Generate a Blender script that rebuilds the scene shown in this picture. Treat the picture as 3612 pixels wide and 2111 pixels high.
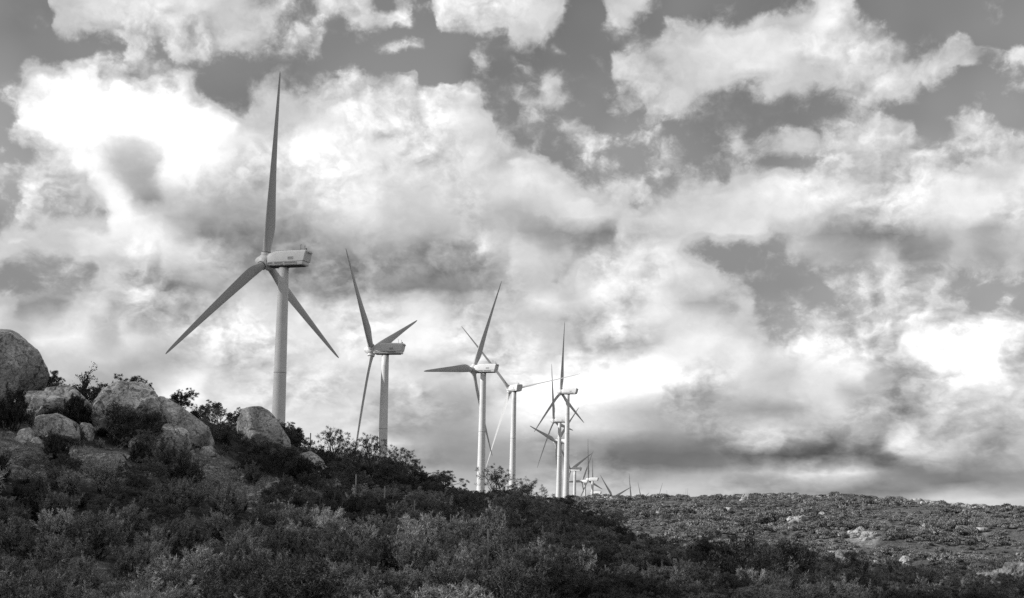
import bpy, math, random
import numpy as np
from math import sin, cos, tan, atan, atan2, pi, radians, sqrt, exp
from mathutils import Vector, Matrix, noise as mnoise

# ------------------------------------------------------------------ clear
for o in list(bpy.data.objects):
    bpy.data.objects.remove(o, do_unlink=True)
SC = bpy.context.scene
COL = SC.collection

# ------------------------------------------------------------------ camera
# measured on the photograph (3612 x 2111): focal length in pixels, pitch, roll, crop shift
F_PX, PITCH, ROLL, SHIFT_PX = 4700.0, atan(4700.0 / 55000.0), 0.021, 306.0
CX, CY = 1806.0, 1055.5
FW = np.array([0.0, cos(PITCH), sin(PITCH)])
_rt, _up = np.array([1.0, 0, 0]), np.array([0.0, -sin(PITCH), cos(PITCH)])
RT = cos(ROLL) * _rt + sin(ROLL) * _up
UP = -sin(ROLL) * _rt + cos(ROLL) * _up
cam_data = bpy.data.cameras.new('camera')
cam = bpy.data.objects.new('camera', cam_data)
COL.objects.link(cam)
cam_data.sensor_width = 36.0
cam_data.lens = 36.0 * F_PX / 3612.0
cam_data.shift_y = SHIFT_PX / 3612.0
cam_data.clip_start, cam_data.clip_end = 0.1, 60000.0
m3 = Matrix(((RT[0], UP[0], -FW[0]), (RT[1], UP[1], -FW[1]), (RT[2], UP[2], -FW[2])))
cam.matrix_world = m3.to_4x4()
SC.camera = cam

def ray(px, py):
    return FW + RT * (px - CX) / F_PX + UP * (CY + SHIFT_PX - py) / F_PX

# ------------------------------------------------------------------ sun, exposure
SUN_ELEV, SUN_SIDE = radians(27), radians(10)        # from the left, a little from the camera's side
SUN_DIR = Vector((-cos(SUN_SIDE) * cos(SUN_ELEV), -sin(SUN_SIDE) * cos(SUN_ELEV), sin(SUN_ELEV)))
sun_data = bpy.data.lights.new('sun', 'SUN')
sun_data.energy, sun_data.angle, sun_data.color = 5.0, radians(0.53), (1.0, 0.995, 0.985)
sun = bpy.data.objects.new('sun', sun_data)
COL.objects.link(sun)
sun.rotation_euler = SUN_DIR.to_track_quat('Z', 'Y').to_euler()
sun.location = (0, 0, 300)
SC.view_settings.view_transform = 'Standard'
SC.view_settings.look = 'None'
SC.view_settings.exposure = 0.0
SC.view_settings.gamma = 1.0
SC.view_settings.use_curve_mapping = False
SC.cycles.max_bounces = 6
SC.cycles.use_denoising = False
SC.cycles.diffuse_bounces = 3
SC.cycles.glossy_bounces = 2
SC.cycles.transparent_max_bounces = 4

# ------------------------------------------------------------------ sky: Nishita through a red filter (black and white) with broken cumulus
# rows of cloud brightness, top of the picture's sky down to the horizon, read along the azimuth
CLOUD_ROWS = """
18|0 110,130 115,150 190,250 225,400 235,550 225,680 205,780 185,850 165,900 200,1000 215,1080 165,1130 200,1180 170,1240 225,1350 235,1438 235|0 235,100 230,160 180,200 120,250 170,300 210,350 200,400 150,500 130,600 160,680 120,760 150,840 180,880 230,920 220,970 150,1020 120,1100 105,1438 95
53|0 120,140 125,160 200,280 225,420 235,560 215,680 205,760 195,830 165,890 185,940 150,1000 200,1060 220,1130 200,1180 150,1220 160,1250 225,1330 225,1438 215|0 225,80 225,150 170,200 125,250 165,300 205,340 165,380 130,400 165,440 205,500 185,560 190,640 170,740 190,840 215,890 235,950 215,1000 165,1040 170,1100 120,1250 100,1438 95
88|0 125,140 130,180 185,280 185,380 210,440 185,520 200,580 190,660 215,740 200,800 170,850 185,900 180,960 135,1050 165,1110 140,1200 135,1300 140,1438 165|0 190,60 195,130 135,200 130,280 170,320 150,380 150,430 215,500 205,560 230,700 230,800 225,880 235,960 225,1030 190,1080 165,1130 140,1200 150,1270 195,1310 140,1438 110
123|0 125,180 130,280 140,330 150,380 190,440 165,520 200,600 190,680 205,760 175,830 190,900 190,940 130,1040 150,1100 195,1160 195,1210 150,1300 140,1370 165,1400 140,1438 145|0 140,40 150,100 150,140 180,180 140,260 160,300 145,340 165,400 205,500 225,600 235,700 235,800 235,900 230,1000 225,1080 200,1140 180,1200 190,1250 220,1300 200,1350 190,1438 210
158|0 130,60 140,100 190,160 170,210 235,270 235,300 180,350 195,420 195,500 190,580 170,640 150,720 140,800 145,900 140,1000 140,1100 140,1200 140,1320 150,1370 195,1410 150,1438 145|0 150,30 185,60 150,200 145,280 175,310 220,360 205,420 200,500 220,620 230,700 235,800 215,860 195,950 230,1040 230,1120 190,1180 200,1240 215,1300 205,1360 180,1400 190,1438 170
193|0 150,60 170,100 245,200 265,300 250,340 255,370 215,410 200,460 230,500 225,540 180,580 130,650 125,720 150,780 170,850 150,900 180,960 195,1020 190,1080 200,1130 235,1180 180,1250 145,1350 150,1438 150|0 150,60 165,110 195,160 150,260 150,290 205,340 220,420 200,500 215,600 215,680 180,740 220,850 210,960 220,1060 230,1150 200,1220 180,1280 140,1350 175,1438 180
228|0 150,40 180,90 240,200 280,400 280,480 265,520 235,560 170,600 140,660 135,700 175,760 195,820 185,880 210,960 225,1060 230,1140 235,1220 210,1270 225,1320 240,1355 180,1390 150,1438 160|0 190,60 200,110 210,150 180,200 150,300 170,350 190,400 220,480 210,560 170,620 150,700 190,800 195,880 175,950 195,1050 215,1120 195,1170 150,1250 130,1360 160,1438 150
263|0 140,40 170,70 255,200 285,400 285,540 275,600 225,640 180,680 160,720 190,780 200,840 215,900 230,1000 235,1100 238,1200 235,1290 225,1330 215,1360 170,1390 165,1438 155|0 165,60 175,120 160,200 150,320 190,360 160,400 225,470 215,520 175,600 150,750 140,850 180,880 150,1020 185,1060 150,1180 135,1290 170,1340 140,1438 135
298|0 170,40 180,60 255,200 285,400 285,560 285,640 265,690 210,720 200,800 220,900 230,1000 235,1100 238,1200 235,1300 230,1360 215,1385 150,1438 155|0 155,100 160,180 205,230 190,280 155,420 175,450 150,550 150,700 150,760 160,820 165,900 170,980 185,1060 215,1120 200,1180 150,1240 190,1300 210,1360 190,1400 150,1438 160
333|0 160,40 190,100 240,200 280,290 265,370 225,420 260,550 280,600 255,700 235,800 225,880 250,940 245,1050 235,1150 232,1300 228,1370 210,1400 165,1438 160|0 160,140 165,170 185,260 195,300 165,400 165,600 165,700 175,760 195,830 200,900 190,960 205,1060 232,1130 205,1200 185,1280 210,1360 215,1438 205
368|0 190,50 170,110 200,160 235,240 260,300 225,360 208,420 225,450 265,560 275,600 240,700 232,760 235,860 255,930 255,1000 240,1150 232,1300 228,1380 215,1438 190|0 190,60 190,100 165,180 180,250 185,300 160,500 165,600 170,640 195,700 190,800 205,900 205,1000 225,1080 215,1150 195,1230 190,1300 205,1400 215,1438 215
401|0 190,50 185,100 200,170 225,220 265,290 230,340 202,400 196,440 240,500 275,570 270,620 240,700 230,780 230,880 255,940 250,1050 238,1200 228,1350 225,1400 215,1438 228|0 230,60 225,120 200,180 160,280 170,450 165,560 170,600 185,640 175,680 165,760 175,820 160,900 190,980 200,1020 215,1080 190,1130 215,1220 200,1270 180,1330 220,1400 225,1438 220
445|0 215,30 200,80 235,130 215,200 200,260 250,310 240,360 202,410 192,460 230,520 245,580 225,640 215,700 205,800 220,900 240,1000 245,1100 230,1250 225,1380 225,1438 230|0 232,80 230,130 225,180 190,210 165,270 200,330 205,400 180,450 165,490 190,540 180,580 165,620 200,700 225,780 238,850 235,950 230,1050 215,1100 215,1180 232,1280 235,1340 215,1438 238
489|0 195,40 170,90 205,150 185,220 190,280 235,320 255,380 190,430 175,470 210,560 215,640 195,720 200,820 215,920 235,1020 245,1100 225,1200 220,1300 222,1438 222|0 225,80 215,140 225,200 235,260 215,310 215,350 180,400 205,470 210,540 215,600 225,680 235,780 240,880 242,980 235,1100 240,1200 242,1350 242,1438 240
533|0 160,60 170,110 200,160 180,230 185,280 185,310 250,380 245,450 215,520 190,600 180,680 180,760 190,840 200,920 215,1000 235,1080 220,1180 212,1300 210,1438 200|0 200,80 195,140 220,220 232,300 215,400 225,500 222,600 222,700 230,800 230,880 205,950 195,1050 215,1150 230,1300 238,1438 232
577|0 165,30 200,80 185,140 205,200 225,280 235,340 245,420 250,480 230,540 190,600 170,700 170,760 175,850 180,950 195,1050 205,1150 205,1250 195,1320 215,1380 205,1438 200|0 205,60 180,140 175,220 175,290 165,320 215,400 205,470 215,560 228,650 230,700 222,740 195,800 200,880 175,950 170,1040 160,1120 170,1180 200,1260 205,1340 185,1438 210
621|0 205,40 225,90 215,160 205,240 225,320 225,400 235,480 230,560 215,640 190,720 175,800 172,900 172,1000 175,1100 178,1200 180,1300 185,1350 215,1438 215|0 225,60 215,130 190,170 200,200 190,280 205,340 220,400 240,450 235,490 195,540 170,640 160,740 175,800 205,860 195,920 190,980 185,1060 205,1120 175,1190 180,1250 205,1320 190,1380 200,1438 205
664|0 175,60 170,130 175,200 165,240 160,290 210,340 195,400 175,440 175,480 210,560 210,640 205,720 190,820 180,900 178,1000 180,1100 175,1200 172,1300 172,1438 205|0 225,80 220,150 200,200 215,280 225,360 238,440 238,520 228,570 205,600 165,700 160,800 170,880 185,950 190,1000 190,1060 215,1100 190,1150 170,1220 190,1280 185,1340 175,1400 195,1438 190
708|0 165,100 165,180 170,240 190,290 215,350 230,420 225,470 190,530 180,600 195,700 215,820 195,900 185,1000 180,1100 170,1200 165,1300 168,1438 195|0 215,80 210,150 195,220 235,320 240,400 230,470 215,540 222,580 210,620 200,650 195,700 162,800 160,860 165,900 190,960 195,1040 220,1120 220,1180 205,1230 180,1300 150,1438 150
750|0 215,40 200,70 170,150 170,210 215,260 225,320 190,400 195,480 190,560 200,640 210,720 225,800 225,900 228,1000 228,1100 222,1160 230,1220 225,1300 205,1438 210|0 215,80 235,180 215,260 230,340 225,420 235,480 215,540 195,600 185,650 205,690 175,780 155,850 160,900 170,960 195,1040 215,1120 215,1200 205,1250 200,1300 185,1360 165,1400 180,1438 165
794|0 220,60 205,130 210,230 225,300 205,360 215,440 210,520 215,600 225,700 245,800 232,900 232,1000 240,1100 240,1200 248,1260 230,1330 220,1438 218|0 215,80 210,160 205,240 210,300 235,380 230,460 230,540 222,600 215,680 195,740 165,780 165,820 205,880 185,920 175,980 235,1030 240,1060 215,1090 200,1120 228,1180 230,1260 232,1330 245,1400 245,1438 235
838|0 205,60 205,130 245,220 240,300 205,360 230,440 210,540 215,660 245,760 235,900 230,1000 240,1100 245,1200 250,1300 240,1438 235|0 225,80 215,180 205,300 205,380 210,460 235,560 240,640 230,700 215,750 190,790 235,850 245,920 240,980 235,1010 200,1050 220,1080 215,1110 260,1200 270,1300 275,1380 250,1438 225
882|0 205,200 215,300 215,400 200,500 205,600 225,700 225,800 225,900 232,1000 235,1100 225,1200 215,1300 225,1438 240|0 235,60 225,140 245,250 255,380 262,460 245,560 235,660 240,720 228,790 235,850 250,930 250,980 240,1020 215,1070 208,1110 220,1150 260,1250 275,1340 265,1390 200,1438 200
926|0 205,150 210,300 195,400 200,480 225,520 245,600 225,700 215,800 225,900 230,1000 225,1100 235,1200 225,1300 215,1438 240|0 245,80 255,200 270,350 275,440 262,520 240,620 235,700 220,760 210,820 228,900 240,960 245,1000 210,1060 198,1120 198,1180 215,1250 260,1330 262,1400 225,1438 215
970|0 205,300 190,420 215,480 250,540 255,600 225,700 235,850 222,950 215,1050 205,1150 225,1220 200,1300 195,1438 245|0 255,100 262,220 265,340 250,430 215,520 195,600 200,680 215,740 210,800 225,880 230,940 200,1000 195,1060 195,1140 215,1220 225,1300 230,1438 220
1013|0 205,500 225,600 230,750 228,900 228,1000 225,1080 205,1180 195,1280 190,1360 215,1438 235|0 240,100 255,200 245,280 225,360 205,440 195,520 195,600 190,680 185,740 180,800 200,860 220,920 225,980 215,1040 205,1080 180,1130 190,1200 215,1280 210,1360 200,1438 215
1057|0 205,700 232,850 232,950 230,1010 225,1080 190,1200 185,1300 190,1438 212|0 215,100 225,200 230,300 210,400 190,480 185,540 205,600 200,660 215,720 225,780 215,840 205,900 205,960 200,1020 190,1070 215,1110 235,1150 200,1220 200,1300 205,1370 195,1438 205
1091|0 205,800 232,950 228,1100 226,1180 195,1280 180,1438 188|0 190,100 190,200 185,270 175,330 160,400 160,480 165,560 165,620 185,680 210,740 200,800 170,900 165,960 165,1020 165,1060 205,1110 240,1160 215,1220 205,1300 200,1380 185,1438 205
1117|0 205,900 225,1100 200,1250 175,1438 185|0 185,150 180,260 170,300 150,400 150,500 150,600 148,700 148,800 142,900 142,1000 145,1060 155,1110 195,1150 215,1220 205,1300 195,1400 200,1438 200
1143|0 205,900 220,1100 190,1250 175,1438 185|0 185,150 185,250 175,300 155,400 150,500 155,600 160,700 165,760 175,850 185,920 190,1000 170,1080 155,1150 165,1220 190,1300 175,1400 190,1438 195
1165|0 205,1100 190,1438 195|0 195,150 195,280 185,360 180,480 190,560 195,650 195,750 210,850 220,930 232,1000 205,1080 170,1180 160,1280 165,1360 170,1438 180
1187|0 205,1438 200|0 200,200 200,350 195,450 205,550 205,650 185,750 190,880 205,960 200,1060 175,1150 165,1250 155,1350 170,1438 175
1209|0 205,1438 205|0 205,300 210,450 215,600 200,700 185,800 175,900 170,1000 160,1100 165,1200 190,1280 200,1380 190,1438 185
1226|0 205,1438 210|0 210,400 215,600 205,800 185,950 175,1080 185,1200 215,1300 225,1400 215,1438 210
"""
CLOUD_ROWS = [(float(q[0]),) + tuple([tuple(float(n) for n in p.split()) for p in h.split(',')] for h in q[1:]) for q in (l.split('|') for l in CLOUD_ROWS.split('\n') if l)]

def build_world():
    w = bpy.data.worlds.new('World')
    SC.world = w
    w.use_nodes = True
    nt = w.node_tree
    nt.nodes.clear()
    N, L = nt.nodes, nt.links
    def mk(t, **k):
        n = N.new(t)
        for a, b in k.items():
            setattr(n, a, b)
        return n
    def put(sock, v):
        if hasattr(v, 'is_output'):
            L.new(v, sock)
        else:
            sock.default_value = v
    def M(op, a, b=0.0, c=0.0, clamp=False):
        n = mk('ShaderNodeMath', operation=op, use_clamp=clamp)
        put(n.inputs[0], a); put(n.inputs[1], b); put(n.inputs[2], c)
        return n.outputs[0]
    def V(op, a, b=(0, 0, 0), c=(0, 0, 0), out=0):
        n = mk('ShaderNodeVectorMath', operation=op)
        put(n.inputs[0], a); put(n.inputs[1], b)
        if op == 'MULTIPLY_ADD':
            put(n.inputs[2], c)
        return n.outputs[out]
    def DOT(a, b):
        return V('DOT_PRODUCT', a, b, out=1)
    def RNG(x, a, b, c=0.0, d=1.0, interp='SMOOTHSTEP'):
        n = mk('ShaderNodeMapRange', interpolation_type=interp)
        put(n.inputs[0], x)
        for i, v in enumerate((a, b, c, d)):
            put(n.inputs[1 + i], v)
        return n.outputs[0]
    def NOISE(vec, scale, detail, rough, dist=0.0, lac=2.0):
        n = mk('ShaderNodeTexNoise', noise_dimensions='3D')
        L.new(vec, n.inputs['Vector'])
        n.inputs['Scale'].default_value = scale
        n.inputs['Detail'].default_value = detail
        n.inputs['Roughness'].default_value = rough
        n.inputs['Distortion'].default_value = dist
        n.inputs['Lacunarity'].default_value = lac
        return n
    def MIX(f, a, b):
        n = mk('ShaderNodeMix', data_type='FLOAT')
        put(n.inputs[0], f); put(n.inputs[2], a); put(n.inputs[3], b)
        return n.outputs[0]
    D = mk('ShaderNodeTexCoord').outputs['Generated']
    a, b, c = DOT(D, tuple(RT)), DOT(D, tuple(UP)), DOT(D, tuple(FW))
    cc = M('MAXIMUM', c, 0.25)
    fd = F_PX / 3612.0 * 2520.0
    sx = M('MULTIPLY_ADD', M('DIVIDE', a, cc), fd, 1260.0)            # 0 .. 2520 across
    sy = M('MULTIPLY_ADD', M('DIVIDE', b, cc), -fd, 949.9)            # downwards
    inside = M('MULTIPLY', M('MULTIPLY', RNG(sx, -700.0, -150.0), RNG(sx, 3220.0, 2670.0)), M('MULTIPLY', RNG(sy, -420.0, -60.0), RNG(c, 0.3, 0.6)))
    # domain warping gives the ragged cumulus edges
    sd_ = mk('ShaderNodeSeparateXYZ'); L.new(D, sd_.inputs[0])
    zz = M('MULTIPLY', M('POWER', M('ADD', M('MAXIMUM', sd_.outputs[2], -0.03), 0.05), 0.66), 1.2)   # flatter and more streaked towards the horizon
    cb_ = mk('ShaderNodeCombineXYZ')
    L.new(sd_.outputs[0], cb_.inputs[0]); L.new(sd_.outputs[1], cb_.inputs[1]); L.new(zz, cb_.inputs[2])
    P = cb_.outputs[0]
    w1 = NOISE(P, 9.0, 3.0, 0.5)
    w2 = NOISE(P, 26.0, 5.0, 0.6)
    o1 = V('SUBTRACT', w1.outputs['Color'], (0.5, 0.5, 0.5))
    o2 = V('SUBTRACT', w2.outputs['Color'], (0.5, 0.5, 0.5))
    sep1, sep2 = mk('ShaderNodeSeparateXYZ'), mk('ShaderNodeSeparateXYZ')
    L.new(o1, sep1.inputs[0]); L.new(o2, sep2.inputs[0])
    wx = M('MULTIPLY_ADD', sep1.outputs[0], W1[0], M('MULTIPLY_ADD', sep2.outputs[0], W2[0], sx))
    lay = RNG(sy, 700.0, 1200.0, 1.0, 0.5)                           # banks lie flatter towards the horizon
    wy = M('MULTIPLY_ADD', M('MULTIPLY', sep1.outputs[1], lay), W1[1], M('MULTIPLY_ADD', M('MULTIPLY', sep2.outputs[1], lay), W2[1], sy))
    facs = (M('MULTIPLY_ADD', wx, 1 / 1260.0, 0.0, clamp=True), M('MULTIPLY_ADD', wx, 1 / 1260.0, -1.0, clamp=True))
    chains = [None, None]
    prev = None
    for row in CLOUD_ROWS:
        y = row[0]
        f = RNG(wy, prev, y, interp='LINEAR') if prev is not None else None
        for side in (0, 1):
            fc = mk('ShaderNodeFloatCurve')
            cu = fc.mapping.curves[0]
            pts = [(min(1.0, x / 1438.0), v / 300.0) for x, v in row[1 + side]]
            cu.points[0].location, cu.points[1].location = pts[0], pts[-1]
            for p in pts[1:-1]:
                cu.points.new(*p)
            for p in cu.points:
                p.handle_type = 'AUTO_CLAMPED'
            fc.mapping.update()
            L.new(facs[side], fc.inputs['Value'])
            chains[side] = fc.outputs[0] if f is None else MIX(f, chains[side], fc.outputs[0])
        prev = y
    tone0 = M('MULTIPLY', MIX(RNG(wx, 1250.0, 1270.0), chains[0], chains[1]), 300.0 / 255.0)
    # where grey means the shaded base of a cloud, not a gap
    def MAX(a, b): return M('MAXIMUM', a, b)
    def MUL(a, b): return M('MULTIPLY', a, b)
    grey = MAX(RNG(wy, 960.0, 1005.0), MAX(MUL(RNG(wy, 715.0, 755.0), RNG(wx, 1810.0, 1750.0)), MUL(RNG(wy, 800.0, 845.0), RNG(wx, 2035.0, 2065.0))))
    for x0, y0, x1, y1 in GREY_CLOUD:
        grey = MAX(grey, MUL(MUL(RNG(wx, x0 - 30.0, x0 + 30.0), RNG(wx, x1 + 30.0, x1 - 30.0)), MUL(RNG(wy, y0 - 20.0, y0 + 20.0), RNG(wy, y1 + 20.0, y1 - 20.0))))
    gapf = MUL(M('MULTIPLY_ADD', tone0, -255.0 / 62.0, 206.0 / 62.0, clamp=True), M('SUBTRACT', 1.0, grey))
    tone = MIX(grey, MAX(tone0, 0.84), tone0)
    # outside the frame the same kind of broken cloud goes on
    g = NOISE(P, 3.2, 4.0, 0.55)
    tone = MIX(inside, RNG(g.outputs[0], 0.40, 0.62, 0.66, 0.94), tone)
    gapf = MIX(inside, RNG(g.outputs[0], 0.47, 0.38), gapf)
    # billows with light from the sun's side
    def VOR(vec, scale, detail, rough):
        n = mk('ShaderNodeTexVoronoi', feature='F1', voronoi_dimensions='3D')
        L.new(vec, n.inputs['Vector'])
        n.inputs['Scale'].default_value = scale
        n.inputs['Detail'].default_value = detail
        n.inputs['Roughness'].default_value = rough
        n.inputs['Randomness'].default_value = 1.0
        return n.outputs['Distance']
    SK = Vector((-0.75, 0.1, 0.65)).normalized()
    PW = V('MULTIPLY_ADD', o2, (0.05, 0.05, 0.05), P)                  # wind-torn billows
    f1 = NOISE(P, 24.0, 5.0, 0.57, 0.3).outputs[0]
    f2 = NOISE(V('ADD', P, tuple(SK * 0.011)), 24.0, 4.0, 0.5, 0.3).outputs[0]
    v1 = VOR(PW, 30.0, 3.0, 0.55)
    v2 = VOR(V('ADD', PW, tuple(SK * 0.009)), 30.0, 2.0, 0.55)
    relief = M('MULTIPLY_ADD', M('SUBTRACT', v2, v1), 0.55, M('SUBTRACT', f1, f2))
    det = M('SUBTRACT', f1, 0.5)
    soft = NOISE(P, 10.0, 2.0, 0.5).outputs[0]
    amp = M('MULTIPLY', RNG(soft, 0.40, 0.62, 0.15, 1.0), RNG(sd_.outputs[2], 0.0, 0.13, 0.4, 1.0))
    f3 = NOISE(P, 52.0, 4.0, 0.66, 0.5).outputs[0]
    frag = M('MULTIPLY_ADD', M('SUBTRACT', f3, 0.5), 0.7, det)
    frag = M('MULTIPLY_ADD', M('SUBTRACT', 0.80, v1), 0.55, frag)
    cover = M('SUBTRACT', 1.0, gapf)
    edge = M('MULTIPLY', M('MULTIPLY', cover, gapf), 4.0)             # only along the margins
    cover = M('MULTIPLY_ADD', frag, M('MULTIPLY_ADD', edge, EDGE_AMP, 0.25), cover)
    cover = RNG(cover, MIX(amp, -0.12, 0.10), MIX(amp, 1.12, 0.94))
    cover = M('MAXIMUM', cover, RNG(frag, 0.05, 0.75, 0.0, 0.34))     # thin veils in the gaps
    h = M('MULTIPLY_ADD', M('MULTIPLY', det, amp), BODY_AMP, tone)
    h = M('MULTIPLY_ADD', M('MULTIPLY', relief, amp), RELIEF_AMP, h)
    h = M('MULTIPLY_ADD', M('SUBTRACT', h, 0.66), 1.42, 0.555)
    lin = M('MINIMUM', M('POWER', M('MAXIMUM', h, 0.02), 2.2), 1.3)
    # clear sky
    sky = mk('ShaderNodeTexSky', sky_type='NISHITA', sun_disc=False)
    sky.sun_elevation = SUN_ELEV
    sky.sun_rotation = atan2(SUN_DIR.x, SUN_DIR.y)
    sky.altitude = 1200.0
    sky.air_density, sky.dust_density, sky.ozone_density = 1.0, 0.6, 1.0
    sepc = mk('ShaderNodeSeparateColor')
    L.new(sky.outputs[0], sepc.inputs[0])
    clear = M('MULTIPLY_ADD', sepc.outputs[0], 1.15, M('MULTIPLY', sepc.outputs[1], 0.26))
    clear = M('MINIMUM', clear, 3.2)
    clear = M('MULTIPLY', clear, RNG(soft, 0.3, 0.7, 0.86, 1.22))
    rad = MIX(cover, clear, M('MULTIPLY', lin, 10.0))
    comb = mk('ShaderNodeCombineColor')
    for i in range(3):
        L.new(rad, comb.inputs[i])
    bg = mk('ShaderNodeBackground')
    L.new(comb.outputs[0], bg.inputs[0])
    bg.inputs[1].default_value = 0.1
    L.new(bg.outputs[0], mk('ShaderNodeOutputWorld').inputs[0])

W1, W2 = (60.0, 62.0), (80.0, 78.0)
EDGE_AMP, BODY_AMP, RELIEF_AMP = 1.35, 0.18, 0.34
GREY_CLOUD = [(240, 330, 430, 510), (380, 430, 1320, 730), (1260, 540, 1545, 640), (1960, 540, 2900, 650)]
build_world()
#SPLIT
# ------------------------------------------------------------------ helpers
rng = np.random.default_rng(7)
random.seed(7)

def tag(o, label=None, cat=None, group=None, kind=None):
    if label: o['label'] = label
    if cat: o['category'] = cat
    if group: o['group'] = group
    if kind: o['kind'] = kind
    return o

class MB:
    """collects vertices and faces, then links them as ONE mesh object"""
    def __init__(self):
        self.v, self.f, self.n = [], [], 0
    def add(self, verts, faces):
        verts = np.asarray(verts, float)
        self.v.append(verts)
        self.f += [tuple(int(i) + self.n for i in q) for q in faces]
        self.n += len(verts)
        return self
    def box(self, c, s, rot=None):
        c, s = np.asarray(c, float), np.asarray(s, float) / 2
        q = np.array([(x, y, z) for x in (-1, 1) for y in (-1, 1) for z in (-1, 1)], float) * s
        if rot is not None:
            q = q @ np.asarray(rot).T
        return self.add(q + c, [(0, 1, 3, 2), (4, 6, 7, 5), (0, 4, 5, 1), (2, 3, 7, 6), (0, 2, 6, 4), (1, 5, 7, 3)])
    def tube(self, pts, rad, n=6, cap=True):
        pts = np.asarray(pts, float)
        rad = np.broadcast_to(np.asarray(rad, float), (len(pts),))
        vs = []
        for i, p in enumerate(pts):
            t = pts[min(i + 1, len(pts) - 1)] - pts[max(i - 1, 0)]
            t = t / (np.linalg.norm(t) + 1e-9)
            a = np.cross(t, (0.31, 0.17, 0.94) if abs(t[2]) < 0.9 else (1, 0, 0))
            a /= np.linalg.norm(a)
            b = np.cross(t, a)
            for k in range(n):
                th = 2 * pi * k / n
                vs.append(p + rad[i] * (cos(th) * a + sin(th) * b))
        fs = [(i * n + k, i * n + (k + 1) % n, (i + 1) * n + (k + 1) % n, (i + 1) * n + k) for i in range(len(pts) - 1) for k in range(n)]
        if cap:
            fs += [tuple(range(n))[::-1], tuple((len(pts) - 1) * n + k for k in range(n))]
        return self.add(vs, fs)
    def lathe(self, prof, n=32, axis='z'):
        """prof: list of (radius, height)"""
        vs = []
        for r, h in prof:
            for k in range(n):
                th = 2 * pi * k / n
                p = (r * cos(th), r * sin(th), h) if axis == 'z' else (h, r * cos(th), r * sin(th))
                vs.append(p)
        m = len(prof)
        fs = [(i * n + k, i * n + (k + 1) % n, (i + 1) * n + (k + 1) % n, (i + 1) * n + k) for i in range(m - 1) for k in range(n)]
        fs += [tuple(range(n))[::-1], tuple((m - 1) * n + k for k in range(n))]
        return self.add(vs, fs)
    def loft(self, loops, cap=True):
        n = len(loops[0])
        vs = np.concatenate([np.asarray(l, float) for l in loops])
        fs = [(i * n + k, i * n + (k + 1) % n, (i + 1) * n + (k + 1) % n, (i + 1) * n + k) for i in range(len(loops) - 1) for k in range(n)]
        if cap:
            fs += [tuple(range(n))[::-1], tuple((len(loops) - 1) * n + k for k in range(n))]
        return self.add(vs, fs)
    def mesh(self, name, mat, smooth=False, fix=True):
        me = bpy.data.meshes.new(name)
        me.from_pydata(np.concatenate(self.v).tolist(), [], self.f)
        if fix:
            import bmesh
            bm = bmesh.new(); bm.from_mesh(me)
            bmesh.ops.recalc_face_normals(bm, faces=bm.faces[:])
            bm.to_mesh(me); bm.free()
        me.materials.append(mat)
        if smooth is not False:
            me.polygons.foreach_set('use_smooth', [True] * len(me.polygons))
            if smooth is not True:
                me.set_sharp_from_angle(angle=radians(smooth))
        me.update()
        return me

def tri_mesh(name, verts, mat, k=3):
    """one mesh from loose triangles / quads, verts (n*k,3)"""
    me = bpy.data.meshes.new(name)
    n = len(verts) // k
    me.vertices.add(len(verts)); me.vertices.foreach_set('co', np.ascontiguousarray(verts, np.float32).ravel())
    me.loops.add(n * k); me.loops.foreach_set('vertex_index', np.arange(n * k, dtype=np.int32))
    me.polygons.add(n)
    me.polygons.foreach_set('loop_start', np.arange(0, n * k, k, dtype=np.int32))
    me.update(calc_edges=True)
    me.materials.append(mat)
    return me

def obj(name, me, parent=None, loc=(0, 0, 0), rotz=0.0, scale=1.0):
    o = bpy.data.objects.new(name, me)
    COL.objects.link(o)
    o.location = loc
    o.rotation_euler = (0, 0, rotz)
    o.scale = (scale,) * 3 if not hasattr(scale, '__len__') else scale
    o.parent = parent
    return o

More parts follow.
